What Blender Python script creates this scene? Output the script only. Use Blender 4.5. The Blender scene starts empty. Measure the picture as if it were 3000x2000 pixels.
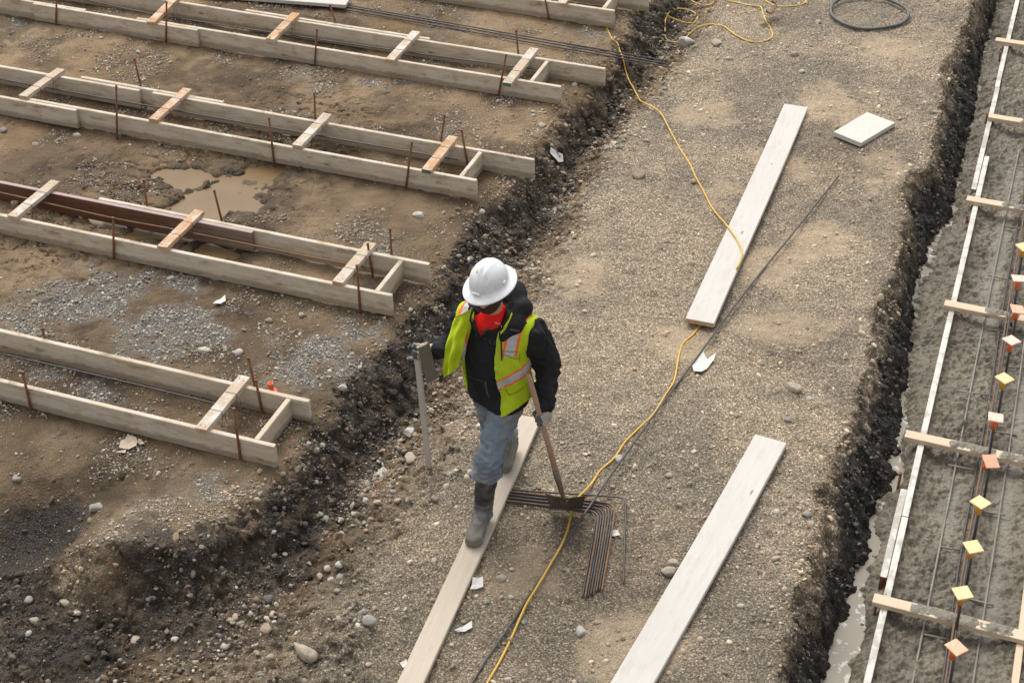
import bpy, math, random
import numpy as np
from mathutils import Matrix, Vector

random.seed(7)
rng = np.random.default_rng(11)
S = bpy.context.scene
COL = S.collection

# ------------------------------------------------------------------ camera
F_PX, PITCH, ROLL, HEAD, CAM_H = 4873.15, 0.611796, -0.0052, -0.357525, 7.0851
D1 = np.array([math.cos(HEAD), math.sin(HEAD), 0.0])      # along the forms   -> world x (u)
D2 = np.array([-math.sin(HEAD), math.cos(HEAD), 0.0])     # across the forms  -> world y (v)
def to_uv(p):
    p = np.asarray(p, float)
    return np.stack([p @ D1, p @ D2, p[..., 2]], -1)
def cam_axes():
    cp, sp = math.cos(PITCH), math.sin(PITCH)
    fwd = np.array([0, cp, -sp]); up = np.array([0, sp, cp]); right = np.array([1.0, 0, 0])
    cr, sr = math.cos(ROLL), math.sin(ROLL)
    return to_uv(cr * right + sr * up), to_uv(-sr * right + cr * up), to_uv(fwd)
CR, CU, CF = cam_axes()
CPOS = np.array([0, 0, CAM_H])
cd = bpy.data.cameras.new('camera'); cam = bpy.data.objects.new('camera', cd); COL.objects.link(cam)
m = Matrix.Identity(4)
for i in range(3):
    m[i][0], m[i][1], m[i][2] = CR[i], CU[i], -CF[i]
    m[i][3] = CPOS[i]
cam.matrix_world = m
cd.sensor_width = 36.0; cd.lens = 36.0 * F_PX / 3000.0; cd.clip_end = 2000
S.camera = cam

# ------------------------------------------------------------------ light
SUN_EL, SUN_AZ = math.radians(58), math.radians(-40)      # direction the light comes from
w = bpy.data.worlds.new('World'); S.world = w; w.use_nodes = True
nt = w.node_tree; nt.nodes.clear()
sky = nt.nodes.new('ShaderNodeTexSky'); sky.sky_type = 'NISHITA'; sky.sun_disc = False
sky.sun_elevation = SUN_EL; sky.sun_rotation = SUN_AZ; sky.dust_density = 4.0
hs = nt.nodes.new('ShaderNodeHueSaturation'); hs.inputs['Saturation'].default_value = 0.12
bg = nt.nodes.new('ShaderNodeBackground'); bg.inputs['Strength'].default_value = 0.142
wo = nt.nodes.new('ShaderNodeOutputWorld')
nt.links.new(sky.outputs[0], hs.inputs['Color']); nt.links.new(hs.outputs[0], bg.inputs['Color']); nt.links.new(bg.outputs[0], wo.inputs[0])
sd = bpy.data.lights.new('sun', 'SUN'); sd.energy = 0.85; sd.angle = math.radians(34); sd.color = (1.0, 0.95, 0.87)
so = bpy.data.objects.new('sun', sd); COL.objects.link(so)
sdir = Vector((math.sin(SUN_AZ) * math.cos(SUN_EL), math.cos(SUN_AZ) * math.cos(SUN_EL), math.sin(SUN_EL)))
so.rotation_euler = sdir.to_track_quat('Z', 'Y').to_euler()
S.view_settings.view_transform = 'Standard'; S.view_settings.look = 'None'
S.view_settings.exposure = 0.82; S.view_settings.gamma = 1.0
S.render.film_transparent = False

# ------------------------------------------------------------------ picture point -> place
def ray(q):
    d = (q[0] - 1500) / F_PX * CR - (q[1] - 1000) / F_PX * CU + CF
    return d
def U(q, z=0.0):                       # on a level plane
    d = ray(q); return CPOS + d * ((z - CAM_H) / d[2])
def V(q, v):                           # on an upright plane across the view
    d = ray(q); return CPOS + d * (v / d[1])
def G(q, lift=0.0):                    # on the ground
    z = -0.1
    for _ in range(25):
        p = U(q, z)
        z = 0.5 * z + 0.5 * (float(ground_z(np.array([p[0]]), np.array([p[1]]))[0]) + lift)
    return U(q, z)

# ------------------------------------------------------------------ objects
def tag(o, label=None, cat=None, group=None, kind=None):
    if label: o['label'] = label
    if cat: o['category'] = cat
    if group: o['group'] = group
    if kind: o['kind'] = kind
    return o
def link(name, me, mat=None, parent=None):
    o = bpy.data.objects.new(name, me); COL.objects.link(o)
    if mat is not None and me is not None:
        for mm in (mat if isinstance(mat, (list, tuple)) else [mat]): me.materials.append(mm)
    if parent is not None: o.parent = parent
    return o
def empty(name, loc, rz=0.0):
    o = bpy.data.objects.new(name, None); COL.objects.link(o)
    o.location = loc; o.rotation_euler = (0, 0, rz); o.empty_display_size = 0.1
    return o
def mesh_np(name, verts, faces, smooth=True, cols=None):
    """faces: (n,3) or (n,4) array, or list of those"""
    me = bpy.data.meshes.new(name)
    verts = np.asarray(verts, np.float32)
    fl = faces if isinstance(faces, list) else [faces]
    fl = [np.asarray(f, np.int32) for f in fl if len(f)]
    loops = np.concatenate([f.ravel() for f in fl])
    counts = np.concatenate([np.full(len(f), f.shape[1], np.int32) for f in fl])
    starts = np.concatenate([[0], np.cumsum(counts)[:-1]]).astype(np.int32)
    me.vertices.add(len(verts)); me.vertices.foreach_set('co', verts.ravel())
    me.loops.add(len(loops)); me.loops.foreach_set('vertex_index', loops)
    me.polygons.add(len(counts)); me.polygons.foreach_set('loop_start', starts); me.polygons.foreach_set('loop_total', counts)
    me.polygons.foreach_set('use_smooth', np.full(len(counts), smooth, bool))
    if cols is not None:
        a = me.attributes.new('col', 'FLOAT_COLOR', 'POINT')
        c = np.ones((len(verts), 4), np.float32); c[:, :cols.shape[1]] = cols
        a.data.foreach_set('color', c.ravel())
    me.update(calc_edges=True); me.validate()
    return me
class MB:
    def __init__(s): s.v = []; s.f = []; s.sm = []
    def add(s, vs, fs, smooth=False):
        b = len(s.v); s.v += [tuple(map(float, p)) for p in vs]; s.f += [tuple(i + b for i in f) for f in fs]; s.sm += [smooth] * len(fs)
    def mesh(s, name):
        me = bpy.data.meshes.new(name); me.from_pydata(s.v, [], s.f)
        me.polygons.foreach_set('use_smooth', s.sm); me.update(); return me
    def box(s, lo, hi, bev=0.004, warp=0.0, segs=1):
        """bevelled plank; long axis x may be cut in segs and bowed by warp"""
        lo = np.array(lo, float); hi = np.array(hi, float)
        a, b = lo, hi
        ring = [(a[1] + bev, a[2]), (b[1] - bev, a[2]), (b[1], a[2] + bev), (b[1], b[2] - bev), (b[1] - bev, b[2]), (a[1] + bev, b[2]), (a[1], b[2] - bev), (a[1], a[2] + bev)]
        xs = [a[0], a[0] + bev] + [a[0] + (b[0] - a[0]) * i / segs for i in range(1, segs)] + [b[0] - bev, b[0]]
        n = len(ring); vs = []
        cy, cz = (a[1] + b[1]) / 2, (a[2] + b[2]) / 2
        L = b[0] - a[0]
        for k, x in enumerate(xs):
            t = (x - a[0]) / L
            dy = warp * math.sin(t * 5.1 + a[0]) ; dz = warp * .6 * math.sin(t * 6.7 + 1.3 + a[0])
            for (y, z) in ring:
                if k in (0, len(xs) - 1):
                    y = y + (bev if y < cy else -bev) * .7; z = z + (bev if z < cz else -bev) * .7
                vs.append((x, y + dy, z + dz))
        fs = [tuple(range(n - 1, -1, -1)), tuple((len(xs) - 1) * n + i for i in range(n))]
        for k in range(len(xs) - 1):
            for i in range(n):
                j = (i + 1) % n
                fs.append((k * n + i, k * n + j, (k + 1) * n + j, (k + 1) * n + i))
        s.add(vs, fs)
    def tube(s, pts, r, sides=8, caps=True, r2=None):
        pts = np.array(pts, float); n = len(pts)
        rr = np.full(n, r) if np.isscalar(r) else np.array(r)
        t = np.gradient(pts, axis=0); t /= np.linalg.norm(t, axis=1)[:, None] + 1e-12
        up = np.array([0, 0, 1.0]) if abs(t[0][2]) < .9 else np.array([1.0, 0, 0])
        x = np.cross(t[0], up); x /= np.linalg.norm(x); vs = []
        for i in range(n):
            x = x - t[i] * (x @ t[i]); x /= np.linalg.norm(x); y = np.cross(t[i], x)
            for k in range(sides):
                a = 2 * math.pi * k / sides
                vs.append(pts[i] + rr[i] * (math.cos(a) * x + math.sin(a) * y))
        fs = []
        for i in range(n - 1):
            for k in range(sides):
                j = (k + 1) % sides
                fs.append((i * sides + k, i * sides + j, (i + 1) * sides + j, (i + 1) * sides + k))
        s.add(vs, fs, True)
        if caps:
            b = len(s.v) - len(vs)
            s.f.append(tuple(b + k for k in range(sides - 1, -1, -1))); s.f.append(tuple(b + (n - 1) * sides + k for k in range(sides))); s.sm += [False, False]
    def prism(s, poly, z0, z1):
        n = len(poly)
        vs = [(x, y, z0) for x, y in poly] + [(x, y, z1) for x, y in poly]
        fs = [tuple(range(n - 1, -1, -1)), tuple(range(n, 2 * n))] + [(i, (i + 1) % n, n + (i + 1) % n, n + i) for i in range(n)]
        s.add(vs, fs)
def smooth_path(pts, step=0.02):
    p = np.array(pts, float)
    d = np.r_[0, np.cumsum(np.linalg.norm(np.diff(p, axis=0), axis=1))]
    n = len(p); m0 = np.zeros_like(p)
    for i in range(n):
        a, b = max(i - 1, 0), min(i + 1, n - 1)
        m0[i] = (p[b] - p[a]) / max(d[b] - d[a], 1e-9)
    out = []
    for i in range(n - 1):
        L = d[i + 1] - d[i]; k = max(2, int(L / step))
        for j in range(k):
            t = j / k
            h = (2 * t**3 - 3 * t**2 + 1, t**3 - 2 * t**2 + t, -2 * t**3 + 3 * t**2, t**3 - t**2)
            out.append(h[0] * p[i] + h[1] * L * m0[i] + h[2] * p[i + 1] + h[3] * L * m0[i + 1])
    out.append(p[-1]); return np.array(out)

# ------------------------------------------------------------------ noise
_T = np.random.default_rng(3).random((256, 256)).astype(np.float32)
def vn(x, y, s=0):
    x = x + s * 17.31; y = y + s * 9.77
    xi = np.floor(x).astype(np.int64); yi = np.floor(y).astype(np.int64)
    fx = x - xi; fy = y - yi
    fx = fx * fx * fx * (fx * (fx * 6 - 15) + 10); fy = fy * fy * fy * (fy * (fy * 6 - 15) + 10)
    a = _T[xi & 255, yi & 255]; b = _T[(xi + 1) & 255, yi & 255]; c = _T[xi & 255, (yi + 1) & 255]; d = _T[(xi + 1) & 255, (yi + 1) & 255]
    return (a * (1 - fx) + b * fx) * (1 - fy) + (c * (1 - fx) + d * fx) * fy - 0.5
def fbm(x, y, f, o=4, s=0, g=0.5):
    r = 0; a = 1.0
    ca, sa = math.cos(.6), math.sin(.6)
    for i in range(o):
        r = r + a * vn(x * f, y * f, s + i * 3); a *= g; f *= 2.03
        x, y = ca * x - sa * y, sa * x + ca * y
    return r
def ss(x, a, b):
    t = np.clip((x - a) / (b - a), 0, 1); return t * t * (3 - 2 * t)

# ------------------------------------------------------------------ materials
def new_mat(name):
    mt = bpy.data.materials.new(name); mt.use_nodes = True
    n = mt.node_tree; b = n.nodes['Principled BSDF']
    return mt, n, b
def N(n, typ, **kw):
    x = n.nodes.new(typ)
    for k, v in kw.items():
        if k in x.inputs: x.inputs[k].default_value = v
        else: setattr(x, k, v)
    return x
def mixc(n, fac, a, b, mode='MIX'):
    x = n.nodes.new('ShaderNodeMix'); x.data_type = 'RGBA'; x.blend_type = mode
    def put(sock, v):
        if hasattr(v, 'is_linked'): n.links.new(v, sock)
        elif np.isscalar(v): sock.default_value = v
        else: sock.default_value = (*v[:3], 1)
    put(x.inputs[0], fac); put(x.inputs[6], a); put(x.inputs[7], b)
    return x.outputs[2]
def ramp(n, src, stops):
    x = n.nodes.new('ShaderNodeValToRGB'); e = x.color_ramp.elements
    while len(e) < len(stops): e.new(0.5)
    for i, (p, c) in enumerate(stops):
        e[i].position = p; e[i].color = (c, c, c, 1) if np.isscalar(c) else (*c, 1)
    n.links.new(src, x.inputs[0]); return x.outputs[0]
def objvec(n, scale=(1, 1, 1), rand=True):
    tc = N(n, 'ShaderNodeTexCoord'); mp = N(n, 'ShaderNodeMapping'); mp.inputs['Scale'].default_value = scale
    if rand:
        oi = N(n, 'ShaderNodeObjectInfo'); ad = N(n, 'ShaderNodeVectorMath', operation='ADD')
        ml = N(n, 'ShaderNodeMath', operation='MULTIPLY'); ml.inputs[1].default_value = 37.0
        n.links.new(oi.outputs['Random'], ml.inputs[0]); n.links.new(tc.outputs['Object'], ad.inputs[0]); n.links.new(ml.outputs[0], ad.inputs[1])
        n.links.new(ad.outputs[0], mp.inputs['Vector'])
    else: n.links.new(tc.outputs['Object'], mp.inputs['Vector'])
    return mp.outputs[0]
def noise(n, vec, scale, detail=4, rough=.55):
    x = N(n, 'ShaderNodeTexNoise'); x.inputs['Scale'].default_value = scale; x.inputs['Detail'].default_value = detail; x.inputs['Roughness'].default_value = rough
    n.links.new(vec, x.inputs['Vector']); return x.outputs['Fac']
def bump(n, b, src, strength, dist):
    x = N(n, 'ShaderNodeBump'); x.inputs['Strength'].default_value = strength; x.inputs['Distance'].default_value = dist
    n.links.new(src, x.inputs['Height']); n.links.new(x.outputs[0], b.inputs['Normal']); return x
def wood(name, pale, dark, stain, stain_amt=.5, cement=None, bumpy=.5, mud=False):
    mt, n, b = new_mat(name)
    v = objvec(n, (1.2, 22, 22)); g = noise(n, v, 2.2, 6, .65)
    v2 = objvec(n, (1, 1, 1)); bl = noise(n, v2, 3.2, 5, .6)
    v3 = objvec(n, (1.0, 3.0, 3.0)); st = noise(n, v3, 5.0, 5, .7)
    c = mixc(n, ramp(n, g, [(.3, 0), (.7, 1)]), dark, pale)
    c = mixc(n, ramp(n, st, [(.52, 0), (.72, stain_amt)]), c, stain)
    c = mixc(n, ramp(n, bl, [(.35, .45), (.6, 0)]), c, dark)
    vo = N(n, 'ShaderNodeTexVoronoi'); vo.inputs['Scale'].default_value = 1.0
    n.links.new(objvec(n, (2.6, 9, 9)), vo.inputs['Vector'])
    c = mixc(n, ramp(n, vo.outputs['Distance'], [(.055, .75), (.10, 0)]), c, [x * .35 for x in stain])
    if cement:
        ce = noise(n, objvec(n, (1.6, 1.6, 5)), 3.5, 6, .7)
        c = mixc(n, ramp(n, ce, [(.47, 0), (.58, .75)]), c, cement)
    if mud:                                              # mud splashed along the foot of the board
        tc = N(n, 'ShaderNodeTexCoord'); sp = N(n, 'ShaderNodeSeparateXYZ'); n.links.new(tc.outputs['Object'], sp.inputs[0])
        ma = N(n, 'ShaderNodeMath', operation='MULTIPLY_ADD'); ma.inputs[1].default_value = -.085; n.links.new(noise(n, objvec(n, (3, 3, 6)), 5, 6, .75), ma.inputs[0]); n.links.new(sp.outputs[2], ma.inputs[2])
        c = mixc(n, ramp(n, ma.outputs[0], [(.0, .6), (.022, .0)]), c, (.19, .14, .09))
    n.links.new(c, b.inputs['Base Color']); b.inputs['Roughness'].default_value = .85
    b.inputs['Specular IOR Level'].default_value = .25
    bump(n, b, g, bumpy, .004)
    return mt
def simple(name, col, rough=.6, metal=0.0, var=.25, scale=20, bmp=0.0, spec=.5, col2=None):
    mt, n, b = new_mat(name)
    nz = noise(n, objvec(n), scale, 5, .6)
    c = mixc(n, ramp(n, nz, [(.3, 0), (.7, 1)]), [x * (1 - var) for x in col] if col2 is None else col2, col)
    n.links.new(c, b.inputs['Base Color']); b.inputs['Roughness'].default_value = rough; b.inputs['Metallic'].default_value = metal
    b.inputs['Specular IOR Level'].default_value = spec
    if bmp: bump(n, b, nz, bmp, .003)
    return mt
M = {}
M['board'] = wood('weathered_board', (.60, .52, .41), (.42, .335, .24), (.16, .11, .068), .9, (.54, .49, .415), mud=True)
M['plank'] = wood('pale_plank', (.53, .505, .465), (.475, .445, .405), (.36, .315, .26), .45, None, .4)
M['plank_tan'] = wood('tan_plank', (.48, .415, .335), (.425, .36, .285), (.31, .245, .18), .35, None, .4)
M['fresh'] = wood('fresh_lumber', (.52, .33, .19), (.40, .235, .125), (.25, .13, .065), .5, (.52, .46, .39))
M['dirty_fresh'] = wood('grey_lumber', (.50, .40, .30), (.40, .31, .22), (.26, .17, .10), .4, (.55, .53, .49))
M['red_board'] = wood('red_brown_board', (.145, .058, .026), (.09, .036, .018), (.04, .02, .012), .7)
M['pink_edge'] = wood('pinkish_edge', (.42, .32, .31), (.36, .27, .26), (.3, .22, .2), .4)
M['white_edge'] = wood('white_painted_edge', (.66, .63, .58), (.56, .52, .47), (.36, .32, .26), .35, (.33, .31, .26))
M['rust_edge'] = wood('rust_stained_board', (.22, .085, .035), (.14, .05, .022), (.30, .27, .22), .6)
M['pale_lumber'] = wood('pale_spreader', (.62, .50, .37), (.54, .41, .29), (.36, .26, .17), .35)
M['green_end'] = simple('green_paint', (.10, .19, .13), .7, var=.5, scale=40)
M['rust'] = simple('rusted_steel', (.23, .10, .045), .85, 0, scale=30, bmp=.3, col2=(.11, .055, .032), spec=.3)
M['bar'] = simple('steel_bar', (.085, .082, .082), .5, .4, scale=7, bmp=.2, col2=(.06, .045, .036))
M['bar_rust'] = simple('rusty_bar', (.22, .105, .045), .7, .2, scale=7, bmp=.2, col2=(.085, .07, .06))
M['bar_cement'] = simple('cement_coated_bar', (.27, .245, .20), .7, .1, scale=6, col2=(.15, .135, .12))
M['wire'] = simple('tie_wire', (.06, .05, .045), .5, .6)
M['cord'] = simple('yellow_cord', (.62, .41, .075), .45, var=.25, scale=8)
M['cord2'] = simple('deep_yellow_cord', (.62, .38, .05), .45, var=.2, scale=8)
M['hose'] = simple('black_hose', (.085, .088, .088), .55, var=.45, scale=14)
M['slab'] = simple('pale_slab', (.53, .51, .46), .8, var=.12, scale=25, bmp=.2)
M['paper'] = simple('white_shard', (.58, .56, .52), .8, var=.1, scale=20)
M['kraft'] = simple('beige_torn_paper', (.50, .41, .31), .9, var=.3, scale=45, bmp=.8)
M['orange'] = simple('orange_plastic', (.80, .17, .045), .42, var=.12, scale=30)
M['cap_yellow'] = simple('yellow_plastic', (.80, .48, .20), .55, scale=45, col2=(.78, .54, .31))
M['cap_orange'] = simple('salmon_plastic', (.82, .33, .19), .55, scale=45, col2=(.80, .45, .32))
M['sock_yellow'] = simple('deep_yellow_plastic', (.76, .38, .05), .5, var=.15, scale=50)
M['cap_dusty'] = simple('cement_dusted_plastic', (.72, .60, .54), .7, scale=40, col2=(.84, .33, .22))
M['shovel_steel'] = simple('muddy_steel', (.055, .048, .036), .5, .3, scale=20, bmp=.2, col2=(.10, .085, .062))
M['socket'] = simple('worn_steel', (.16, .125, .09), .5, .5, scale=30, bmp=.2)
M['handle'] = wood('worn_handle', (.42, .29, .21), (.32, .195, .13), (.38, .33, .27), .8)
M['float'] = simple('cement_covered_float', (.125, .115, .082), .65, .1, var=.2, scale=60, bmp=.2)
M['steel'] = simple('bright_trowel_steel', (.62, .63, .63), .35, .6, var=.2, scale=30)
def red_board_mat():
    mt, n, b = new_mat('red_brown_stained_board'); tc = N(n, 'ShaderNodeTexCoord'); sp = N(n, 'ShaderNodeSeparateXYZ'); n.links.new(tc.outputs['Object'], sp.inputs[0])
    g = noise(n, objvec(n, (1.2, 22, 22)), 2.2, 6, .65); st = noise(n, objvec(n, (1.5, 4, 4)), 4, 5, .7)
    red = mixc(n, ramp(n, g, [(.3, 0), (.7, 1)]), (.075, .030, .015), (.155, .062, .027)); red = mixc(n, ramp(n, st, [(.5, 0), (.7, .7)]), red, (.045, .022, .013))
    gry = mixc(n, ramp(n, g, [(.3, 0), (.7, 1)]), (.13, .085, .055), (.27, .20, .145))
    ad = N(n, 'ShaderNodeMath', operation='MULTIPLY_ADD'); ad.inputs[1].default_value = 1.6; n.links.new(st, ad.inputs[0]); n.links.new(sp.outputs[0], ad.inputs[2])
    mr = N(n, 'ShaderNodeMapRange'); mr.inputs['From Min'].default_value = RB_LEN - .15; mr.inputs['From Max'].default_value = RB_LEN + .55; n.links.new(ad.outputs[0], mr.inputs['Value'])
    n.links.new(mixc(n, mr.outputs[0], red, gry), b.inputs['Base Color']); b.inputs['Roughness'].default_value = .7; bump(n, b, g, .5, .004); return mt
RB_LEN = U((730, 690), .184)[0] + 11.4
M['red_board'] = red_board_mat()
# ground: colour comes from the soil map, grain from cells
def ground_mat():
    mt, n, b = new_mat('soil')
    at = N(n, 'ShaderNodeAttribute', attribute_name='col'); gr = N(n, 'ShaderNodeAttribute', attribute_name='grain')
    v = objvec(n, rand=False)
    def cells(sc):
        x = N(n, 'ShaderNodeTexVoronoi'); x.inputs['Scale'].default_value = sc; n.links.new(v, x.inputs['Vector']); return x
    a, c2 = cells(70), cells(150)
    sa = N(n, 'ShaderNodeSeparateColor'); n.links.new(a.outputs['Color'], sa.inputs[0])
    sb = N(n, 'ShaderNodeSeparateColor'); n.links.new(c2.outputs['Color'], sb.inputs[0])
    va = ramp(n, sa.outputs[0], [(.0, .6), (.5, .95), (.85, 1.12), (1, 1.65)])
    vb = ramp(n, sb.outputs[0], [(.0, .5), (.6, 1.0), (1, 1.7)])
    ga = ramp(n, a.outputs['Distance'], [(.25, 1.0), (.62, .45)])
    full = mixc(n, 1.0, mixc(n, 1.0, va, vb, 'MULTIPLY'), ga, 'MULTIPLY')
    soft = ramp(n, noise(n, v, 130, 5, .8), [(.3, .68), (.7, 1.3)])
    mul = mixc(n, gr.outputs['Fac'], soft, full)
    c = mixc(n, 1.0, at.outputs['Color'], mul, 'MULTIPLY')
    bl = noise(n, v, 5, 6, .65)
    c = mixc(n, 1.0, c, ramp(n, bl, [(.3, .88), (.7, 1.11)]), 'MULTIPLY')
    n.links.new(c, b.inputs['Base Color'])
    rg = N(n, 'ShaderNodeAttribute', attribute_name='wet')
    n.links.new(ramp(n, rg.outputs['Fac'], [(0, .95), (1, .55)]), b.inputs['Roughness'])
    b.inputs['Specular IOR Level'].default_value = .3
    mn = N(n, 'ShaderNodeMath', operation='ADD'); m1 = N(n, 'ShaderNodeMath', operation='MULTIPLY'); m1.inputs[1].default_value = -1
    n.links.new(a.outputs['Distance'], m1.inputs[0]); n.links.new(m1.outputs[0], mn.inputs[0])
    m2 = N(n, 'ShaderNodeMath', operation='MULTIPLY'); m2.inputs[1].default_value = .8
    n.links.new(noise(n, v, 120, 5, .7), m2.inputs[0]); n.links.new(m2.outputs[0], mn.inputs[1])
    bump(n, b, mn.outputs[0], .9, .008)
    return mt
def stone_mat(name='stone'):
    mt, n, b = new_mat(name)
    at = N(n, 'ShaderNodeAttribute', attribute_name='col')
    v = objvec(n)
    c = mixc(n, 1.0, at.outputs['Color'], ramp(n, noise(n, v, 45, 5, .7), [(.3, .75), (.7, 1.2)]), 'MULTIPLY')
    n.links.new(c, b.inputs['Base Color']); b.inputs['Roughness'].default_value = .8; b.inputs['Specular IOR Level'].default_value = .3
    bump(n, b, noise(n, v, 90, 4, .6), .35, .003)
    return mt
def concrete_mat():
    mt, n, b = new_mat('wet_concrete')
    at = N(n, 'ShaderNodeAttribute', attribute_name='col'); v = objvec(n, rand=False)
    nz = noise(n, v, 38, 6, .7)
    c = mixc(n, 1.0, at.outputs['Color'], ramp(n, nz, [(.3, .72), (.7, 1.22)]), 'MULTIPLY')
    n.links.new(c, b.inputs['Base Color']); b.inputs['Roughness'].default_value = .62; b.inputs['Specular IOR Level'].default_value = .35
    vo = N(n, 'ShaderNodeTexVoronoi'); vo.inputs['Scale'].default_value = 55; vo.feature = 'SMOOTH_F1'; n.links.new(v, vo.inputs['Vector'])
    ad = N(n, 'ShaderNodeMath', operation='SUBTRACT'); n.links.new(nz, ad.inputs[0]); n.links.new(vo.outputs['Distance'], ad.inputs[1])
    bump(n, b, ad.outputs[0], .65, .011)
    return mt
def water_mat(name, col, foam=None):
    mt, n, b = new_mat(name); v = objvec(n, rand=False)
    c = mixc(n, ramp(n, noise(n, v, 4, 5, .6), [(.3, 0), (.7, 1)]), [x * .82 for x in col], col)
    if foam:
        f = noise(n, v, 11, 3, .55); f2 = noise(n, v, 60, 4, .7)
        fa = ramp(n, f, [(.585, 0), (.61, 1)]); fb = ramp(n, f2, [(.4, .35), (.6, .9)])
        c = mixc(n, mixc(n, 1.0, fa, fb, 'MULTIPLY'), c, foam)
    n.links.new(c, b.inputs['Base Color']); b.inputs['Roughness'].default_value = .3; b.inputs['Specular IOR Level'].default_value = .16 if not foam else .35
    bump(n, b, noise(n, v, 18, 3, .5), .08, .003)
    return mt
M['soil'] = ground_mat(); M['stone'] = stone_mat(); M['concrete'] = concrete_mat()
M['puddle'] = water_mat('muddy_puddle', (.185, .122, .06)); M['trench_water'] = water_mat('cement_water', (.26, .225, .175), (.55, .53, .49))

# ------------------------------------------------------------------ ground shape
ZB, ZF, ZW = -0.15, -0.31, -0.62        # bench, ditch floor, trench water
def cv(*pts):
    p = sorted(pts); return np.array([a for a, _ in p]), np.array([b for _, b in p])
EDGE = cv((4.5, -9), (5.9, -7.3), (6.25, -5.7), (6.45, -4.96), (6.63, -4.68), (6.89, -4.59), (7.46, -4.43), (8.54, -4.44), (9.39, -4.40), (10.0, -4.36), (11.25, -4.44), (11.77, -4.26), (13.05, -4.39), (13.63, -4.2), (15.23, -4.37), (20, -4.4))
FLOOR = cv((4.5, -5.6), (5.4, -5.0), (6.02, -4.75), (6.64, -4.19), (7.57, -4.08), (8.6, -4.04), (9.15, -4.03), (11.4, -4.0), (12.4, -4.1), (14.66, -4.04), (20, -4.05))
BENCH = cv((4.5, -3.0), (6.06, -3.3), (6.65, -3.48), (7.02, -3.59), (7.57, -3.56), (8.08, -3.49), (8.68, -3.53), (10.3, -3.65), (11.05, -3.69), (12, -3.81), (13.27, -3.85), (14.46, -3.77), (20, -3.8))
TOP = cv((5, -.94), (6.93, -.944), (7.19, -.958), (7.38, -.983), (7.7, -.993), (8.0, -.972), (8.17, -1.01), (8.36, -.98), (8.72, -1.057), (9.26, -1.03), (9.7, -1.0), (9.91, -1.026), (10.23, -1.01), (10.7, -1.048), (11.0, -1.105), (11.6, -1.076), (12.0, -1.063), (12.4, -1.146), (12.55, -1.115), (12.94, -1.253), (13.3, -1.2), (13.54, -1.08), (14.0, -1.12), (14.5, -1.14), (15.05, -1.18), (15.6, -1.245), (16.1, -1.2), (17.3, -1.17), (20, -1.17))
WALL = cv((5, -.73), (7.48, -.731), (7.72, -.759), (8.1, -.735), (8.4, -.735), (8.83, -.702), (9.11, -.755), (9.33, -.71), (9.62, -.672), (10.23, -.718), (10.44, -.772), (10.88, -.779), (11.24, -.803), (11.75, -.858), (12.0, -.908), (12.44, -.91), (12.9, -.922), (13.4, -.818), (13.84, -.82), (14.64, -.859), (15.2, -.863), (16.0, -.898), (17.15, -.972), (20, -1.0))
WATER_W = cv((5, .12), (7.5, .13), (8.0, .18), (8.3, .11), (8.7, .06), (8.95, .11), (9.06, .02), (9.3, .02), (9.6, .10), (9.9, .03), (10.2, .055), (10.6, .06), (10.9, 0), (11.6, 0), (12.0, .03), (12.5, .07), (13, .06), (13.4, .05), (13.7, 0), (20, 0))
def blob(u, v, q, r, z=0.0, sq=1.0):    # soft spot of soil round a place
    p = U(q, z); d = np.hypot(u - p[0], (v - p[1]) * sq) / r
    return np.exp(-d * d)
PUD = [((650, 560), .40, .8), ((610, 610), .25, 1), ((720, 600), .22, 1), ((560, 520), .30, 1), ((760, 520), .30, 1.2), ((840, 500), .18, 1.5), ((300, 640), .32, 2.2), ((480, 690), .35, 2.2), ((620, 735), .3, 2.2), ((560, 395), .18, 2), ((770, 425), .22, 2.2), ((1000, 455), .26, 2.4), ((560, 600), .2, 1)]
def puddle_mask(u, v):
    r = 0
    for q, rad, sq in PUD: r = np.maximum(r, blob(u, v, q, rad, -.02, sq))
    return r
def zones(u, v):
    e, f, b, t, wl = (np.interp(v, *c) for c in (EDGE, FLOOR, BENCH, TOP, WALL))
    return e, f, b, t, wl
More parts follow.
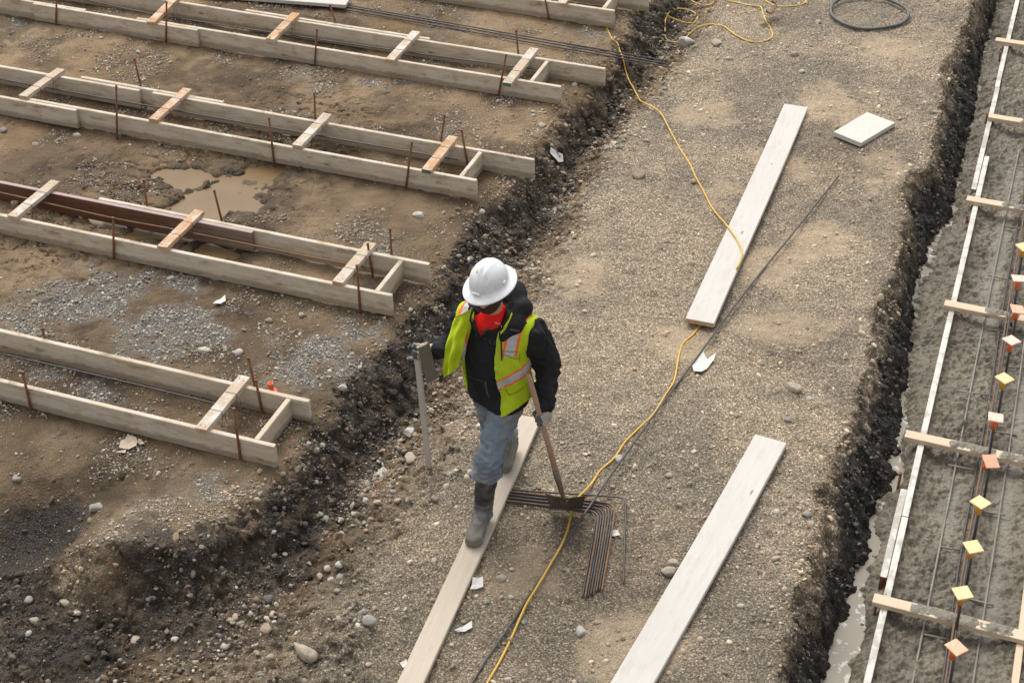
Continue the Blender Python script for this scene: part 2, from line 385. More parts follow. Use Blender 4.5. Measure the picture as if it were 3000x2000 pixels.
def ground_z(u, v, detail=True):
    n1 = fbm(u, v, 2.6, 3, 1); n2 = fbm(u, v, 11, 3, 5)
    uu = u + .10 * n1 + .05 * n2
    e, f, b, t, wl = zones(u, v)
    z = ss(uu, e - .11, f - .02) * (ZF) + ss(uu, f + .04, b + .12) * (ZB - ZF)
    ut = u + .03 * fbm(u, v, 3.5, 2, 9) + .05 * n2
    tt = np.clip((ut - t) / np.maximum(wl - t, .12), 0, 1.6)
    z = z + np.where(tt < .25, tt * .9, .225 + (tt - .25) * 1.033) * (ZW - ZB)
    z = z + ss(u, .62, 1.1) * 0.75
    pit = blob(u, v, (70, 1560), .42, -.1); z = z - .34 * pit
    z = z + .16 * blob(u, v, (330, 1690), .35, -.2) + .12 * blob(u, v, (1010, 1900), .28, -.3)
    z = z + .04 * fbm(u, v, .7, 2, 21) + .016 * fbm(u, v, 3.2, 3, 23)
    slope = np.maximum(ss(uu, e - .12, e + .1) * (1 - ss(uu, b - .1, b + .25)), ss(ut, t - .12, t + .05))
    tx = ss(u, -4.7, -4.2)
    if detail:
        z = z + (.007 + .004 * tx) * fbm(u, v, 9, 4, 31) * 1.6
        z = z + slope * (.065 * fbm(u, v, 7, 4, 41) + .05 * np.abs(fbm(u, v, 16, 3, 44)) + .02 * fbm(u, v, 34, 2, 47))
        mud = blob(u, v, (560, 540), 1.15, 0, .8) + .8 * blob(u, v, (80, 700), .8) + .6 * blob(u, v, (1000, 320), .8)
        rid = np.abs(fbm(u, v * 1.3, 6.5, 3, 51))
        z = z - np.clip(mud, 0, 1) * .08 * np.clip(.13 - rid, 0, 1) * 3
        z = z + .012 * np.clip(mud, 0, 1) * fbm(u, v, 14, 3, 55)
        z = z + .006 * (fbm(u, v, 38, 2, 61))
    pm = puddle_mask(u, v) + .75 * fbm(u, v, 4.0, 5, 71)
    z = z - .055 * ss(pm, .40, .80)
    return z - .008
def soil(u, v):
    """soil colour, graininess, wetness"""
    e, f, b, t, wl = zones(u, v)
    n1 = fbm(u, v, 2.6, 3, 1); n2 = fbm(u, v, 11, 3, 5); nn = fbm(u, v, 1.1, 4, 81); nm = fbm(u, v, 5, 4, 85)
    uu = u + .12 * n1 + .08 * n2
    def c(*x): return np.array(x)[None, :]
    mudn = np.clip(.5 + 1.2 * nn + .5 * nm, 0, 1)[:, None]
    col = c(.12, .082, .048) * (1 - mudn) + c(.235, .167, .10) * mudn                 # brown mud of the terrace
    far = ss(v, 7.5, 12)[:, None]; col = col * (.84 + .26 * far)
    mot = ss(fbm(u, v, 1.9, 4, 131) + .5 * fbm(u, v, 9, 3, 133), .05, .5)[:, None]; col = col * (1 - .42 * mot)
    grain = np.clip(.26 + 1.0 * fbm(u, v, 3.1, 3, 111), .05, .8)
    och = np.zeros(len(u))
    for q, r in (((330, 190), .45), ((1150, 90), .3), ((1650, 40), .3), ((60, 380), .3)): och += blob(u, v, q, r)
    col = col * (1 - .5 * np.clip(och, 0, 1)[:, None]) + c(.215, .135, .062) * .5 * np.clip(och, 0, 1)[:, None]
    gp = np.zeros(len(u))                                                                # crushed grey gravel strewn on the mud
    for q, r, a in (((330, 860), .45, 1), ((170, 900), .42, 1), ((480, 950), .45, 1), ((60, 960), .4, .9), ((560, 840), .3, .6), ((260, 1140), .22, .9), ((170, 1110), .2, .8), ((950, 1040), .42, .9), ((860, 1100), .3, .8), ((1040, 960), .3, .8), ((520, 1480), .35, .5), ((620, 1440), .3, .5), ((1120, 760), .35, .5), ((1300, 70), .4, .5), ((1690, 90), .28, .7), ((1120, 240), .4, .5), ((60, 60), .35, .7), ((900, 240), .3, .6), ((1330, 340), .3, .4), ((1500, 160), .3, .5)):
        gp = np.maximum(gp, a * blob(u, v, q, r))
    gp = ss(gp + .75 * fbm(u, v, 6, 4, 91) + .25 * fbm(u, v, 30, 2, 93), .32, .95)
    col = col * (1 - .8 * gp[:, None]) + c(.235, .222, .20) * .8 * gp[:, None]; grain = np.maximum(grain, gp)
    bw = ss(uu, f + .12, b + .15)                                                        # bench: dry sandy gravel
    bn = np.clip(.5 + 1.3 * fbm(u, v, 1.6, 4, 95) + .6 * nm, 0, 1)[:, None]
    bcol = c(.262, .218, .162) * (1 - bn) + c(.395, .312, .218) * bn
    nearb = (1 - ss(v, 6.3, 9.5))[:, None]; bcol = bcol * (1 - .13 * nearb)
    smt = np.zeros(len(u))
    for q, r in (((2450, 300), .5), ((2600, 500), .4), ((2300, 480), .35), ((2050, 330), .4), ((2120, 560), .3), ((2250, 780), .4), ((1700, 800), .35), ((2300, 960), .4), ((2000, 1000), .35), ((1500, 1700), .4), ((1850, 1900), .4), ((2420, 700), .4), ((2600, 150), .4)): smt = np.maximum(smt, blob(u, v, q, r, ZB))
    smt = ss(smt + .6 * fbm(u, v, 3.7, 4, 121), .35, .85)[:, None]
    bcol = bcol * (1 - .6 * smt) + c(.40, .305, .20) * .6 * smt
    wetspot = np.clip(blob(u, v, (2470, 450), .35, ZB, .8) + .7 * blob(u, v, (1790, 1640), .5, ZB) + .5 * blob(u, v, (2300, 1020), .3, ZB), 0, 1)[:, None] * .45
    bcol = bcol * (1 - wetspot) + c(.20, .135, .078) * wetspot
    col = col * (1 - bw[:, None]) + bcol * bw[:, None]; grain = grain * (1 - bw) + (.9 - .55 * smt[:, 0]) * bw
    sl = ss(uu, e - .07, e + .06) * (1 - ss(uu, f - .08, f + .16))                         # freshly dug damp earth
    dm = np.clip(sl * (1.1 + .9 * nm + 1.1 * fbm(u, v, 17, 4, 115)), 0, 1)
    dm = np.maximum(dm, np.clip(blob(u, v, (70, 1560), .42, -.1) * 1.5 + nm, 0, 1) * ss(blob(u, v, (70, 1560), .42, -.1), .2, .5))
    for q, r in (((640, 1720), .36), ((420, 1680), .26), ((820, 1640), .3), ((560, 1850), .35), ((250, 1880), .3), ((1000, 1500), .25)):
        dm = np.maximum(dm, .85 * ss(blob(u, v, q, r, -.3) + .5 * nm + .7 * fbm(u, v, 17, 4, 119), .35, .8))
    tan = np.zeros(len(u))
    for q, r in (((620, 1550), .25), ((480, 1530), .3), ((330, 1620), .22), ((230, 1690), .2), ((700, 1480), .25)): tan = np.maximum(tan, blob(u, v, q, r, -.1))
    tan = (ss(tan + .4 * nm, .35, .9) * .75)[:, None]; col = col * (1 - tan) + c(.27, .205, .135) * tan; grain = np.maximum(grain, tan[:, 0])
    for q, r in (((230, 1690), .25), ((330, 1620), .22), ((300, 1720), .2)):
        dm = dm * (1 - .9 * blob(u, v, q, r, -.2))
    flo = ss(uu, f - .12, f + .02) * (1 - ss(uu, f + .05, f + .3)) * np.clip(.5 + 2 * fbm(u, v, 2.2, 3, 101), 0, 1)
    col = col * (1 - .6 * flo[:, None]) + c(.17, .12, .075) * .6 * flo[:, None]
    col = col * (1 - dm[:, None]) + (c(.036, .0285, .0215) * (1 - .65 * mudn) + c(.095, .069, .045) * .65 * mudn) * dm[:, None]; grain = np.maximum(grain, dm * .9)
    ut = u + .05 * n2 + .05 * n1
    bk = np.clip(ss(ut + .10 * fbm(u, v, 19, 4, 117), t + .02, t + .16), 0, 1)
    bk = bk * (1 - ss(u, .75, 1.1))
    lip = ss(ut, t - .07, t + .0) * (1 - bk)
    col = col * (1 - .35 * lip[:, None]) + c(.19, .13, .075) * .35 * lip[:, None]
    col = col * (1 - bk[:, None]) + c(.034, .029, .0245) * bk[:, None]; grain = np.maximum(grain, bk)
    pm = puddle_mask(u, v); col = col * (1 - .45 * ss(pm + .3 * nm, .12, .5)[:, None])
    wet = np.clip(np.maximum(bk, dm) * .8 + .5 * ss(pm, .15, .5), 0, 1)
    return col, grain, wet
def axis(lo, hi, step, far):
    a = np.arange(lo, hi + step / 2, step); out = []; s = step; x = hi
    while x < far: s *= 1.45; x += s; out.append(x)
    neg = []; s = step; x = lo
    while x > -far: s *= 1.45; x -= s; neg.append(x)
    return np.concatenate([neg[::-1], a, out])
def build_ground():
    gx = axis(-11.6, 0.95, .0125, 300); gy = axis(5.0, 18.2, .0125, 300)
    X, Y = np.meshgrid(gx, gy, indexing='ij'); u, v = X.ravel(), Y.ravel()
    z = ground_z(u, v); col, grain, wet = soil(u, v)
    Z = z.reshape(X.shape); g0 = np.gradient(Z, gx, axis=0); g1 = np.gradient(Z, gy, axis=1)
    st = ss(np.hypot(g0, g1), .45, 1.3).ravel(); dense = (u > -11.5) & (u < .6) & (v > 5.1) & (v < 18.1); st = st * dense
    col = col * np.clip(1 + st[:, None] * 1.3 * fbm(v + .3 * u, z * 1.6, 13, 4, 311)[:, None], .45, 1.9)     # soil layers and lumps in the cut faces
    u = u + st * (.045 * fbm(v, z * 1.5, 9, 3, 321) + .02 * fbm(v, z * 1.5, 30, 2, 323)); v = v + st * .035 * fbm(u + v, z * 1.5 + u, 10, 3, 331)
    nx, ny = len(gx), len(gy); i = (np.arange(nx - 1)[:, None] * ny + np.arange(ny - 1)[None, :]).ravel()
    f = np.stack([i, i + ny, i + ny + 1, i + 1], 1)
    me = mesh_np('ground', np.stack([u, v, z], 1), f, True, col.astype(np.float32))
    for nm, dat in (('grain', grain), ('wet', wet)):
        a = me.attributes.new(nm, 'FLOAT', 'POINT'); a.data.foreach_set('value', dat.astype(np.float32))
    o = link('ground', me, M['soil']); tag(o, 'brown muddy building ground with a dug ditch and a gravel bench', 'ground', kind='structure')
build_ground()

# ------------------------------------------------------------------ water and concrete
def poly_sheet(name, x0, x1, y0, y1, z, mat):
    mb = MB(); mb.add([(x0, y0, z), (x1, y0, z), (x1, y1, z), (x0, y1, z)], [(0, 1, 2, 3)]); return link(name, mb.mesh(name), mat)
def puddle(qs, z, label, grow=.0):
    ps = np.array([U(q, z)[:2] for q in qs]); mb = MB()
    mb.add([(p[0], p[1], z) for p in ps], [tuple(range(len(ps)))])
    if True:
        o = link('puddle', mb.mesh('puddle'), M['puddle']); tag(o, label, 'puddle', kind='structure')
puddle([(400, 700), (900, 700), (1000, 560), (960, 450), (700, 430), (480, 455), (380, 560)], -.036, 'large tan mud puddle between two footing forms')
puddle([(120, 590), (560, 690), (820, 790), (760, 800), (520, 760), (100, 660)], -.037, 'narrow brown puddle inside the form with the red board')
puddle([(380, 330), (700, 380), (1120, 460), (1100, 500), (680, 440), (360, 370)], -.0365, 'shallow brown puddle inside the middle footing form')
tw = poly_sheet('trench_water', -1.45, -.45, 5.0, 20, ZW, M['trench_water']); tag(tw, 'grey cement water with foam along the foot of the bank', 'water', kind='structure')
FT = -.45                                                   # top of the trench form
def uf(v): return -.489 - .0235 * (v - 7.39)
def concrete_z(u, v):
    wr = np.interp(v, *WALL) + np.interp(v, *WATER_W) + .05 * fbm(u, v, 7, 3, 201)
    fo = uf(v); out = u < fo + .02
    t = (u - wr) / np.maximum(fo - wr, .05)
    zo = ZW + .004 + .10 * np.clip(t, -1.5, 1.2) ** 1 + .02 * np.sqrt(np.clip(t, 0, 1))
    x = u - fo
    zi = -.545 + .045 * np.exp(-(x / .09) ** 2) + .05 * np.exp(-((.86 - x) / .14) ** 2) + .03 * fbm(u, v, 1.8, 2, 211)
    sm = np.exp(-((x - .30) / .07) ** 2) + np.exp(-((x - .66) / .06) ** 2); sm = sm * ss(fbm(u, v * .5, 1.3, 2, 214), -.25, .1)
    z = np.where(out, zo, zi)
    l = fbm(u, v, 13, 4, 221, .6); l2 = np.abs(fbm(u, v, 26, 3, 225))
    z = z + (.036 * l - .075 * np.clip(.10 - l2, 0, 1) + .03 * fbm(u, v, 34, 3, 228, .6) + .02 * np.clip(fbm(u, v, 20, 2, 229), 0, 1)) * (1 - .85 * np.where(out, 0, np.clip(sm, 0, 1)))
    return z, sm * (~out)
def build_concrete():
    gx = np.arange(-1.25, .80, .009); gy = np.arange(5.0, 19.5, .010)
    X, Y = np.meshgrid(gx, gy, indexing='ij'); u, v = X.ravel(), Y.ravel()
    z, sm = concrete_z(u, v)
    nz = fbm(u, v, 3, 4, 231)
    c = np.array([.160, .138, .102])[None] * (1 + .5 * nz[:, None]); c = c * (1 - .5 * sm[:, None]) + np.array([.235, .22, .18])[None] * .5 * sm[:, None]
    nx, ny = len(gx), len(gy); i = (np.arange(nx - 1)[:, None] * ny + np.arange(ny - 1)[None, :]).ravel()
    f = np.stack([i, i + ny, i + ny + 1, i + 1], 1)
    keep = (z[f] > -.74).all(1)
    o = link('wet_concrete', mesh_np('wet_concrete', np.stack([u, v, z], 1), f[keep], True, c.astype(np.float32)), M['concrete'])
    tag(o, 'lumpy freshly poured grey concrete filling the trench form', 'concrete', kind='stuff')
build_concrete()

# ------------------------------------------------------------------ stones
def icos(sub):
    t = (1 + 5 ** .5) / 2
    v = [(-1, t, 0), (1, t, 0), (-1, -t, 0), (1, -t, 0), (0, -1, t), (0, 1, t), (0, -1, -t), (0, 1, -t), (t, 0, -1), (t, 0, 1), (-t, 0, -1), (-t, 0, 1)]
    f = [(0, 11, 5), (0, 5, 1), (0, 1, 7), (0, 7, 10), (0, 10, 11), (1, 5, 9), (5, 11, 4), (11, 10, 2), (10, 7, 6), (7, 1, 8), (3, 9, 4), (3, 4, 2), (3, 2, 6), (3, 6, 8), (3, 8, 9), (4, 9, 5), (2, 4, 11), (6, 2, 10), (8, 6, 7), (9, 8, 1)]
    v = [np.array(p) / np.linalg.norm(p) for p in v]
    for _ in range(sub):
        mid = {}; nf = []
        def mp(a, b):
            k = (min(a, b), max(a, b))
            if k not in mid: q = v[a] + v[b]; v.append(q / np.linalg.norm(q)); mid[k] = len(v) - 1
            return mid[k]
        for a, b, c in f:
            x, y, z = mp(a, b), mp(b, c), mp(c, a); nf += [(a, x, z), (b, y, x), (c, z, y), (x, y, z)]
        f = nf
    return np.array(v), np.array(f)
def stone_shape(sub, r, angular):
    v, f = icos(sub); v = v.copy()
    for _ in range(int(5 + 4 * angular)):                    # flatten a few facets
        d = r.normal(size=3); d /= np.linalg.norm(d); h = .55 + .33 * r.random() if angular else .68 + .24 * r.random()
        s = v @ d; v = v - np.maximum(s - h, 0)[:, None] * d[None]
    k = r.normal(size=(4, 3)) * 2.2
    v *= (1 + .05 * np.sin(v @ k.T + r.random(4) * 6).sum(1))[:, None]
    return v, f
SR = np.random.default_rng(5)
SHAPES = {s: [stone_shape(s, SR, i % 2) for i in range(14)] for s in (0, 1)}
PAL = np.array([(.34, .325, .295), (.46, .44, .40), (.27, .255, .23), (.21, .205, .195), (.38, .33, .26), (.30, .235, .165), (.165, .16, .155), (.54, .515, .465), (.25, .21, .165), (.40, .375, .33)])
def rotz(n, r):
    q = r.normal(size=(n, 4)); q[:, 1:3] *= .35; q /= np.linalg.norm(q, axis=1)[:, None]
    w_, x, y, z = q.T
    return np.stack([1 - 2 * (y * y + z * z), 2 * (x * y - z * w_), 2 * (x * z + y * w_), 2 * (x * y + z * w_), 1 - 2 * (x * x + z * z), 2 * (y * z - x * w_), 2 * (x * z - y * w_), 2 * (y * z + x * w_), 1 - 2 * (x * x + y * y)], 1).reshape(n, 3, 3)
def gravel_object(name, u, v, r, tone, label, bury=.25, zoff=None, own=None):
    n = len(u); z = ground_z(u, v) if zoff is None else zoff
    sub = np.where(r > .0095, 1, 0); sh = SR.integers(0, 14, n)
    if own is not None: sub[:] = 1; sh = 1 + 2 * (sh // 2) - 0; sh = np.minimum(sh, 13)
    axes = np.stack([1.0 + .45 * SR.random(n), .8 + .3 * SR.random(n), .55 + .3 * SR.random(n)], 1) * r[:, None]
    R = rotz(n, SR); pc = PAL[SR.integers(0, len(PAL), n)] * (.75 + .45 * SR.random((n, 1)))
    pc = pc * tone
    if own is not None: pc = own / .68
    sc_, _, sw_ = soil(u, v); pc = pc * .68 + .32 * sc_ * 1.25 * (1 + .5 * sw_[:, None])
    Vs, Fs, Cs = [], [], []; base = 0
    for s in (0, 1):
        for k in range(14):
            ix = np.where((sub == s) & (sh == k))[0]
            if not len(ix): continue
            sv, sf = SHAPES[s][k]
            p = sv[None] * axes[ix][:, None, :]
            p = np.einsum('nij,nkj->nki', R[ix], p)
            p[:, :, 0] += u[ix][:, None]; p[:, :, 1] += v[ix][:, None]; p[:, :, 2] += (z[ix] + axes[ix][:, 2] * (1 - 2 * bury) * .9)[:, None]
            m_ = len(sv); fo = sf[None] + (base + np.arange(len(ix)) * m_)[:, None, None]
            Vs.append(p.reshape(-1, 3)); Fs.append(fo.reshape(-1, 3)); Cs.append(np.repeat(pc[ix], m_, 0)); base += len(ix) * m_
    o = link(name, mesh_np(name, np.concatenate(Vs), np.concatenate(Fs), True, np.concatenate(Cs).astype(np.float32)), M['stone'])
    return tag(o, label, 'gravel', kind='stuff')
def power(n, a, b, k):
    x = SR.random(n); return (a ** -k + x * (b ** -k - a ** -k)) ** (-1 / k)
FRAMES_V = [(7.534, 8.10), (9.46, 10.0), (11.305, 11.85), (13.196, 13.74), (14.989, 15.53)]
def in_view(u, v, z, mrg=120):
    d = np.stack([u, v, z - CAM_H], 1); w_ = d @ CF
    x = 1500 + F_PX * (d @ CR) / w_; y = 1000 - F_PX * (d @ CU) / w_
    return (x > -mrg) & (x < 3000 + mrg) & (y > -mrg) & (y < 2000 + mrg)
def clear_of_boards(u, v):
    k = np.ones(len(u), bool)
    for a, b in FRAMES_V:
        for w0 in (a, b - .04): k &= ~((u < -4.15) & (np.abs(v - w0 - .02) < .035))
    return k
def scatter():
    n = 420000; u = SR.uniform(-11.6, -.6, n); v = SR.uniform(5.2, 18.0, n)
    e, f, b, t, wl = zones(u, v)
    k = in_view(u, v, np.full(n, -.15)) & clear_of_boards(u, v); u, v = u[k], v[k]
    e, f, b, t, wl = zones(u, v); _, grain, wet = soil(u, v)
    cl = np.clip(.6 + 2.2 * fbm(u, v, 2.3, 3, 301), 0.05, 1.6)
    pool = puddle_mask(u, v)
    terr = (u < e)
    # crushed gravel patches on the mud
    p = terr * ss(grain, .25, .8) * (1 - ss(wet, .15, .4))
    k = SR.random(len(u)) < p * 1.0; uu, vv = u[k], v[k]
    gravel_object('gravel', uu, vv, power(len(uu), .0045, .015, 2.3), np.array([1.12, 1.08, 1.02]), 'grey crushed gravel strewn in patches on the mud')
    # loose pebbles over the mud
    p = terr * (.10 * cl * (.4 + ss(-np.abs(u + 4.9) , -1.6, 0))) * (1 - ss(pool, .2, .5))
    k = SR.random(len(u)) < p; uu, vv = u[k], v[k]
    gravel_object('gravel', uu, vv, power(len(uu), .0035, .020, 2.5), np.array([1.1, 1.04, .94]), 'loose pale pebbles over the brown mud between the forms', .35)
    # ditch
    dn = (u > e - .05) & (u < b + .1)
    p = dn * (.62 * cl) * (.55 + .45 * ss(v, 6.6, 7.6))
    k = SR.random(len(u)) < p; uu, vv = u[k], v[k]
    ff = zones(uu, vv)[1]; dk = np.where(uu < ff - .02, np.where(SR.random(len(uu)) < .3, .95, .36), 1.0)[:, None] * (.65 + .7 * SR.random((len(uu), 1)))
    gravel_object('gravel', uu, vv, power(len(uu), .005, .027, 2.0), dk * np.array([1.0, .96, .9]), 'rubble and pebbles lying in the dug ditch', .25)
    # bench
    bn = (u >= b - .05) & (u < t + .02)
    p = bn * (.20 * cl + .05) * (1.2 - .6 * ss(v, 7, 12))
    k = SR.random(len(u)) < p; uu, vv = u[k], v[k]
    gravel_object('gravel', uu, vv, power(len(uu), .0042, .022, 2.35), np.array([1.14, 1.04, .90]) * (.95 + .3 * ss(vv, 7, 11))[:, None], 'sandy gravel spread over the bench beside the trench', .35)
    # bank of the trench
    bk = (u >= t) & (u < wl)
    p = bk * .55
    k = SR.random(len(u)) < p; uu, vv = u[k], v[k]
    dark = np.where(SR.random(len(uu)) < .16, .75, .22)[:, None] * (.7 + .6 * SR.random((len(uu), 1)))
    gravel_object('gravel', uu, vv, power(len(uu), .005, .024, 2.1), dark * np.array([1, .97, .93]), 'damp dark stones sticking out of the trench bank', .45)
def clods():
    n = 60000; u = SR.uniform(-11.6, -.6, n); v = SR.uniform(5.2, 18.0, n)
    k = in_view(u, v, np.full(n, -.15)) & clear_of_boards(u, v); u, v = u[k], v[k]
    e, f, b, t, wl = zones(u, v)
    p = .55 * ((u > e - .22) & (u < f + .1)) + .10 * ((u > f) & (u < b + .35)) + .35 * ((u > t - .10) & (u < wl)) + .4 * ss(blob(u, v, (70, 1560), .5, -.1), .2, .6) + .05 * (u < e - .2) * ss(puddle_mask(u, v), .05, .3) * (1 - ss(puddle_mask(u, v), .3, .5))
    k = SR.random(len(u)) < p; u, v = u[k], v[k]; n = len(u); col, _, w_ = soil(u, v)
    gravel_object('soil_clods', u, v, power(n, .007, .030, 2.0), np.array([.0, .0, .0]), 'crumbled clods of earth along the dug edges', .42, own=col * (.75 + .9 * SR.random((n, 1))))
scatter(); clods()
# ------------------------------------------------------------------ timber footing forms
BH, BT = .184, .038
def board(name, parent, org, x0, x1, v, z0=0.0, h=BH, t=BT, mat='board', warp=.004, top=None):
    """board lying on its edge along x; x0..x1 world u, front face at world v; child of parent whose origin is org"""
    mb = MB(); L = x1 - x0
    mb.box((0, 0, 0), (L, t, h), .004, warp if L > 1.5 else 0, max(1, int(L / .35)))
    me = mb.mesh(name)
    o = link(name, me, [M[mat]] + ([M[top]] if top else []), parent)
    if top:
        for p in me.polygons:
            if p.normal.z > .6: p.material_index = 1
    o.location = (x0 - org[0], v - org[1], z0 - org[2]); return o
def cross_piece(name, parent, org, q0, q1, z, wid=.089, t=.038, mat='fresh', length=None, side=1, endmat=None):
    a, b = U(q0, z + t), U(q1, z + t)
    d = (b - a)[:2]; L = length or np.linalg.norm(d); ang = math.atan2(d[1], d[0])
    mb = MB(); mb.box((0, -wid if side > 0 else 0, 0), (L, 0 if side > 0 else wid, t), .003)
    me = mb.mesh(name); o = link(name, me, [M[mat]] + ([M[endmat]] if endmat else []), parent)
    if endmat:
        for p in me.polygons:
            if p.normal.x < -.8: p.material_index = 1
    o.location = (a[0] - org[0], a[1] - org[1], z - org[2]); o.rotation_euler = (0, 0, ang); return o, L
def pin(parent, org, qt, qb, v, rad=.0095, zb=None, mat='rust'):
    a = V(qt, v); b = V(qb, v)
    if zb is not None and b[2] > zb:
        b = a + (b - a) * ((zb - a[2]) / (b[2] - a[2]))
    b = b + (b - a) / np.linalg.norm(b - a) * .05
    mb = MB(); d = (a - b) / np.linalg.norm(a - b)
    mb.tube([b - a, (b - a) * .5, -d * .012], rad, 8); mb.tube([-d * .013, d * 0.0], rad * 1.28, 8)
    o = link('stake', mb.mesh('stake'), M[mat], parent); o.location = a - org; return o
def tie(parent, L, x, drop=.10, wid=.089, t=.038):
    """thin wire wrapped round a spreader (spreader coordinates) and hanging below it"""
    mb = MB(); r = .0016; e = .003
    mb.tube([(x, e, -.005), (x + .002, e, t + e), (x + .004, -wid - e, t + e), (x + .002, -wid - e, -.01), (x + .004, -wid * .8, -drop), (x + .02, -wid * .55, -drop * .75)], r, 5)
    mb.tube([(x + .004, -wid - e, t * .4), (x + .022, -wid - .014, -.012), (x + .012, -wid - .02, -drop * .6)], r, 5)
    return link('tie_wire', mb.mesh('tie_wire'), M['wire'], parent)
def nails(parent, L, wid=.089, t=.038):
    for x in (.04, L - .05):
        for y in (-.3 * wid, -.72 * wid):
            mb = MB(); x_ = x + random.uniform(-.012, .012); mb.tube([(x_, y, t - .002), (x_, y, t + .003)], .0038, 6)
            link('nail', mb.mesh('nail'), M['wire'], parent)
def bar_line(pts, r=.0064, mat='bar', label='', cat='rebar', group=None, name='rebar', step=.08):
    p = np.array(pts); org = p[0].copy(); mb = MB(); mb.tube(smooth_path(p - org, step), r, 8)
    o = link(name, mb.mesh(name), M[mat]); o.location = org; return tag(o, label, cat, group)
GR = 'timber footing forms in parallel rows'
def form(near, far, label):
    org = np.array([near, far, 0.0]); e = empty('footing_form', org); tag(e, label, 'formwork', GR); return e, org
def spreaders(e, org, lst, ties=True):
    for q0, q1, mat, em in lst:
        o, L = cross_piece('spreader', e, org, q0, q1, BH, mat=mat, endmat=em)
        nails(o, L)
        if ties:
            for f in (.33, .66): tie(o, L, L * f)
def endblock(e, org, q, v0, v1):
    u = U(q, BH)[0]; mb = MB(); L = v1 - v0
    mb.box((0, 0, 0), (L - .006, BT, BH - .004), .004)
    o = link('end_board', mb.mesh('end_board'), M['board'], e); o.location = (u + BT, v0 + .003, -org[2]) - np.array([org[0], org[1], 0]); o.rotation_euler = (0, 0, math.pi / 2)
XL = -11.4
VA, VB, VC, VD, VE = 7.534, 9.460, 11.305, 13.196, 14.989
# A, nearest
e, org = form(-4.5, VA, 'footing form nearest the camera, with one spreader and an orange cap behind it')
board('side_board', e, org, -8.6, -4.503, VA); board('side_board', e, org, -9.6, -4.506, 8.056)
endblock(e, org, (836.7, 1166), VA + BT, 8.056)
spreaders(e, org, [((570.2, 1251.5), (700.3, 1095.9), 'dirty_fresh', 'fresh')])
pin(e, org, (66, 1088), (97, 1226), VA - .012, zb=-.02); pin(e, org, (685, 1195), (706, 1356), VA - .012, zb=-.02)
pin(e, org, (727, 1046), (745, 1122), 8.056 + BT + .012, zb=-.03); pin(e, org, (749, 1111), (774, 1237), 8.056 - .012, zb=-.02)
pin(e, org, (123, 960), (130, 984), 8.056 + BT + .012, zb=-.03)
# B
e, org = form(-4.5, VB, 'footing form with the red-brown board, second from the camera')
board('side_board', e, org, -9.8, -4.502, VB)
board('side_board', e, org, -7.36, -4.405, 9.959)
tag(board('splice_board', e, org, XL, U((730, 690), BH)[0], 9.959 - BT - .002, mat='red_board', top='pink_edge'), 'red-brown board with pinkish top edge')
endblock(e, org, (1167.9, 759.7), VB + BT, 9.959)
spreaders(e, org, [((20.4, 630.1), (149.2, 525.5), 'dirty_fresh', 'fresh'), ((459.2, 719.4), (570, 612.2), 'fresh', None), ((972.7, 822.2), (1073.5, 706.1), 'dirty_fresh', 'fresh')])
for a, b, v in (((331.6, 636.5), (333.7, 769), VB - .012), ((1045.4, 776), (1055.6, 918), VB - .012), ((1077, 712.5), (1096.4, 837.5), 9.959 - .012), ((1142.3, 668), (1147, 743), 9.959 + BT + .012), ((627, 557), (648, 640), 10.22), ((420, 525.5), (431, 602), 10.05)):
    pin(e, org, a, b, v, zb=-.03)
# C
e, org = form(-4.53, VC, 'middle footing form with four spreaders and puddle water standing inside')
cn = U((205, 337), BH)[0]
board('side_board', e, org, cn - .6, -4.537, VC); board('splice_board', e, org, XL, cn, VC - BT - .002)
cf1, cf2 = U((412, 262), BH)[0], U((450, 268), BH)[0]
board('side_board', e, org, XL, cf1, 11.8055); board('side_board', e, org, cf2, -4.205, 11.8055)
board('splice_board', e, org, U((245, 222), BH)[0], U((661, 296), BH)[0], 11.8055 + BT + .002, .008)
endblock(e, org, (1403.6, 439.3), VC + BT, 11.8055)
spreaders(e, org, [((54, 278.6), (167, 198.6), 'dirty_fresh', 'fresh'), ((434.7, 346.7), (536.8, 256.5), 'fresh', None), ((855, 423), (946.4, 329.6), 'dirty_fresh', 'fresh'), ((1234.4, 494.9), (1314.3, 395.9), 'fresh', 'green_end')])
for a, b, v in (((340.5, 251), (343, 393), VC - BT - .012), ((788, 344), (803.5, 485), VC - .012), ((1207, 415), (1188, 558), VC - .012), ((1352, 379.6), (1369, 481), 11.8055 - .012), ((393, 171), (411, 246), 11.8055 + 2 * BT + .012), ((921, 272), (923, 342), 11.8055 + BT + .012), ((1302.8, 335.5), (1292.6, 409.4), 11.8055 + BT + .012)):
    pin(e, org, a, b, v, zb=-.03)
# D
e, org = form(-4.44, VD, 'footing form between the loose steel bars and the middle form')
d1_, d2_ = U((82, 20), BH)[0], U((558, 105), BH)[0]
board('side_board', e, org, XL - .3, U((251, 29), BH)[0], VD); board('splice_board', e, org, d1_, d2_, VD - BT - .002)
board('side_board', e, org, U((402, 53), BH)[0], -4.438, VD)
board('side_board', e, org, XL, -4.168, 13.6925); board('splice_board', e, org, U((723, 28), BH)[0], U((1261, 113), BH)[0], 13.6925 + BT + .002, .006)
endblock(e, org, (1597.2, 177.3), VD + BT, 13.6925)
spreaders(e, org, [((27, -6), (100, -90), 'fresh', None), ((428.8, 63), (510, -18), 'fresh', None), ((777.5, 112.7), (855, 36), 'fresh', None), ((1128.5, 172.3), (1207, 89.3), 'dirty_fresh', 'fresh'), ((1471.4, 241), (1552.6, 138.5), 'dirty_fresh', 'green_end')])
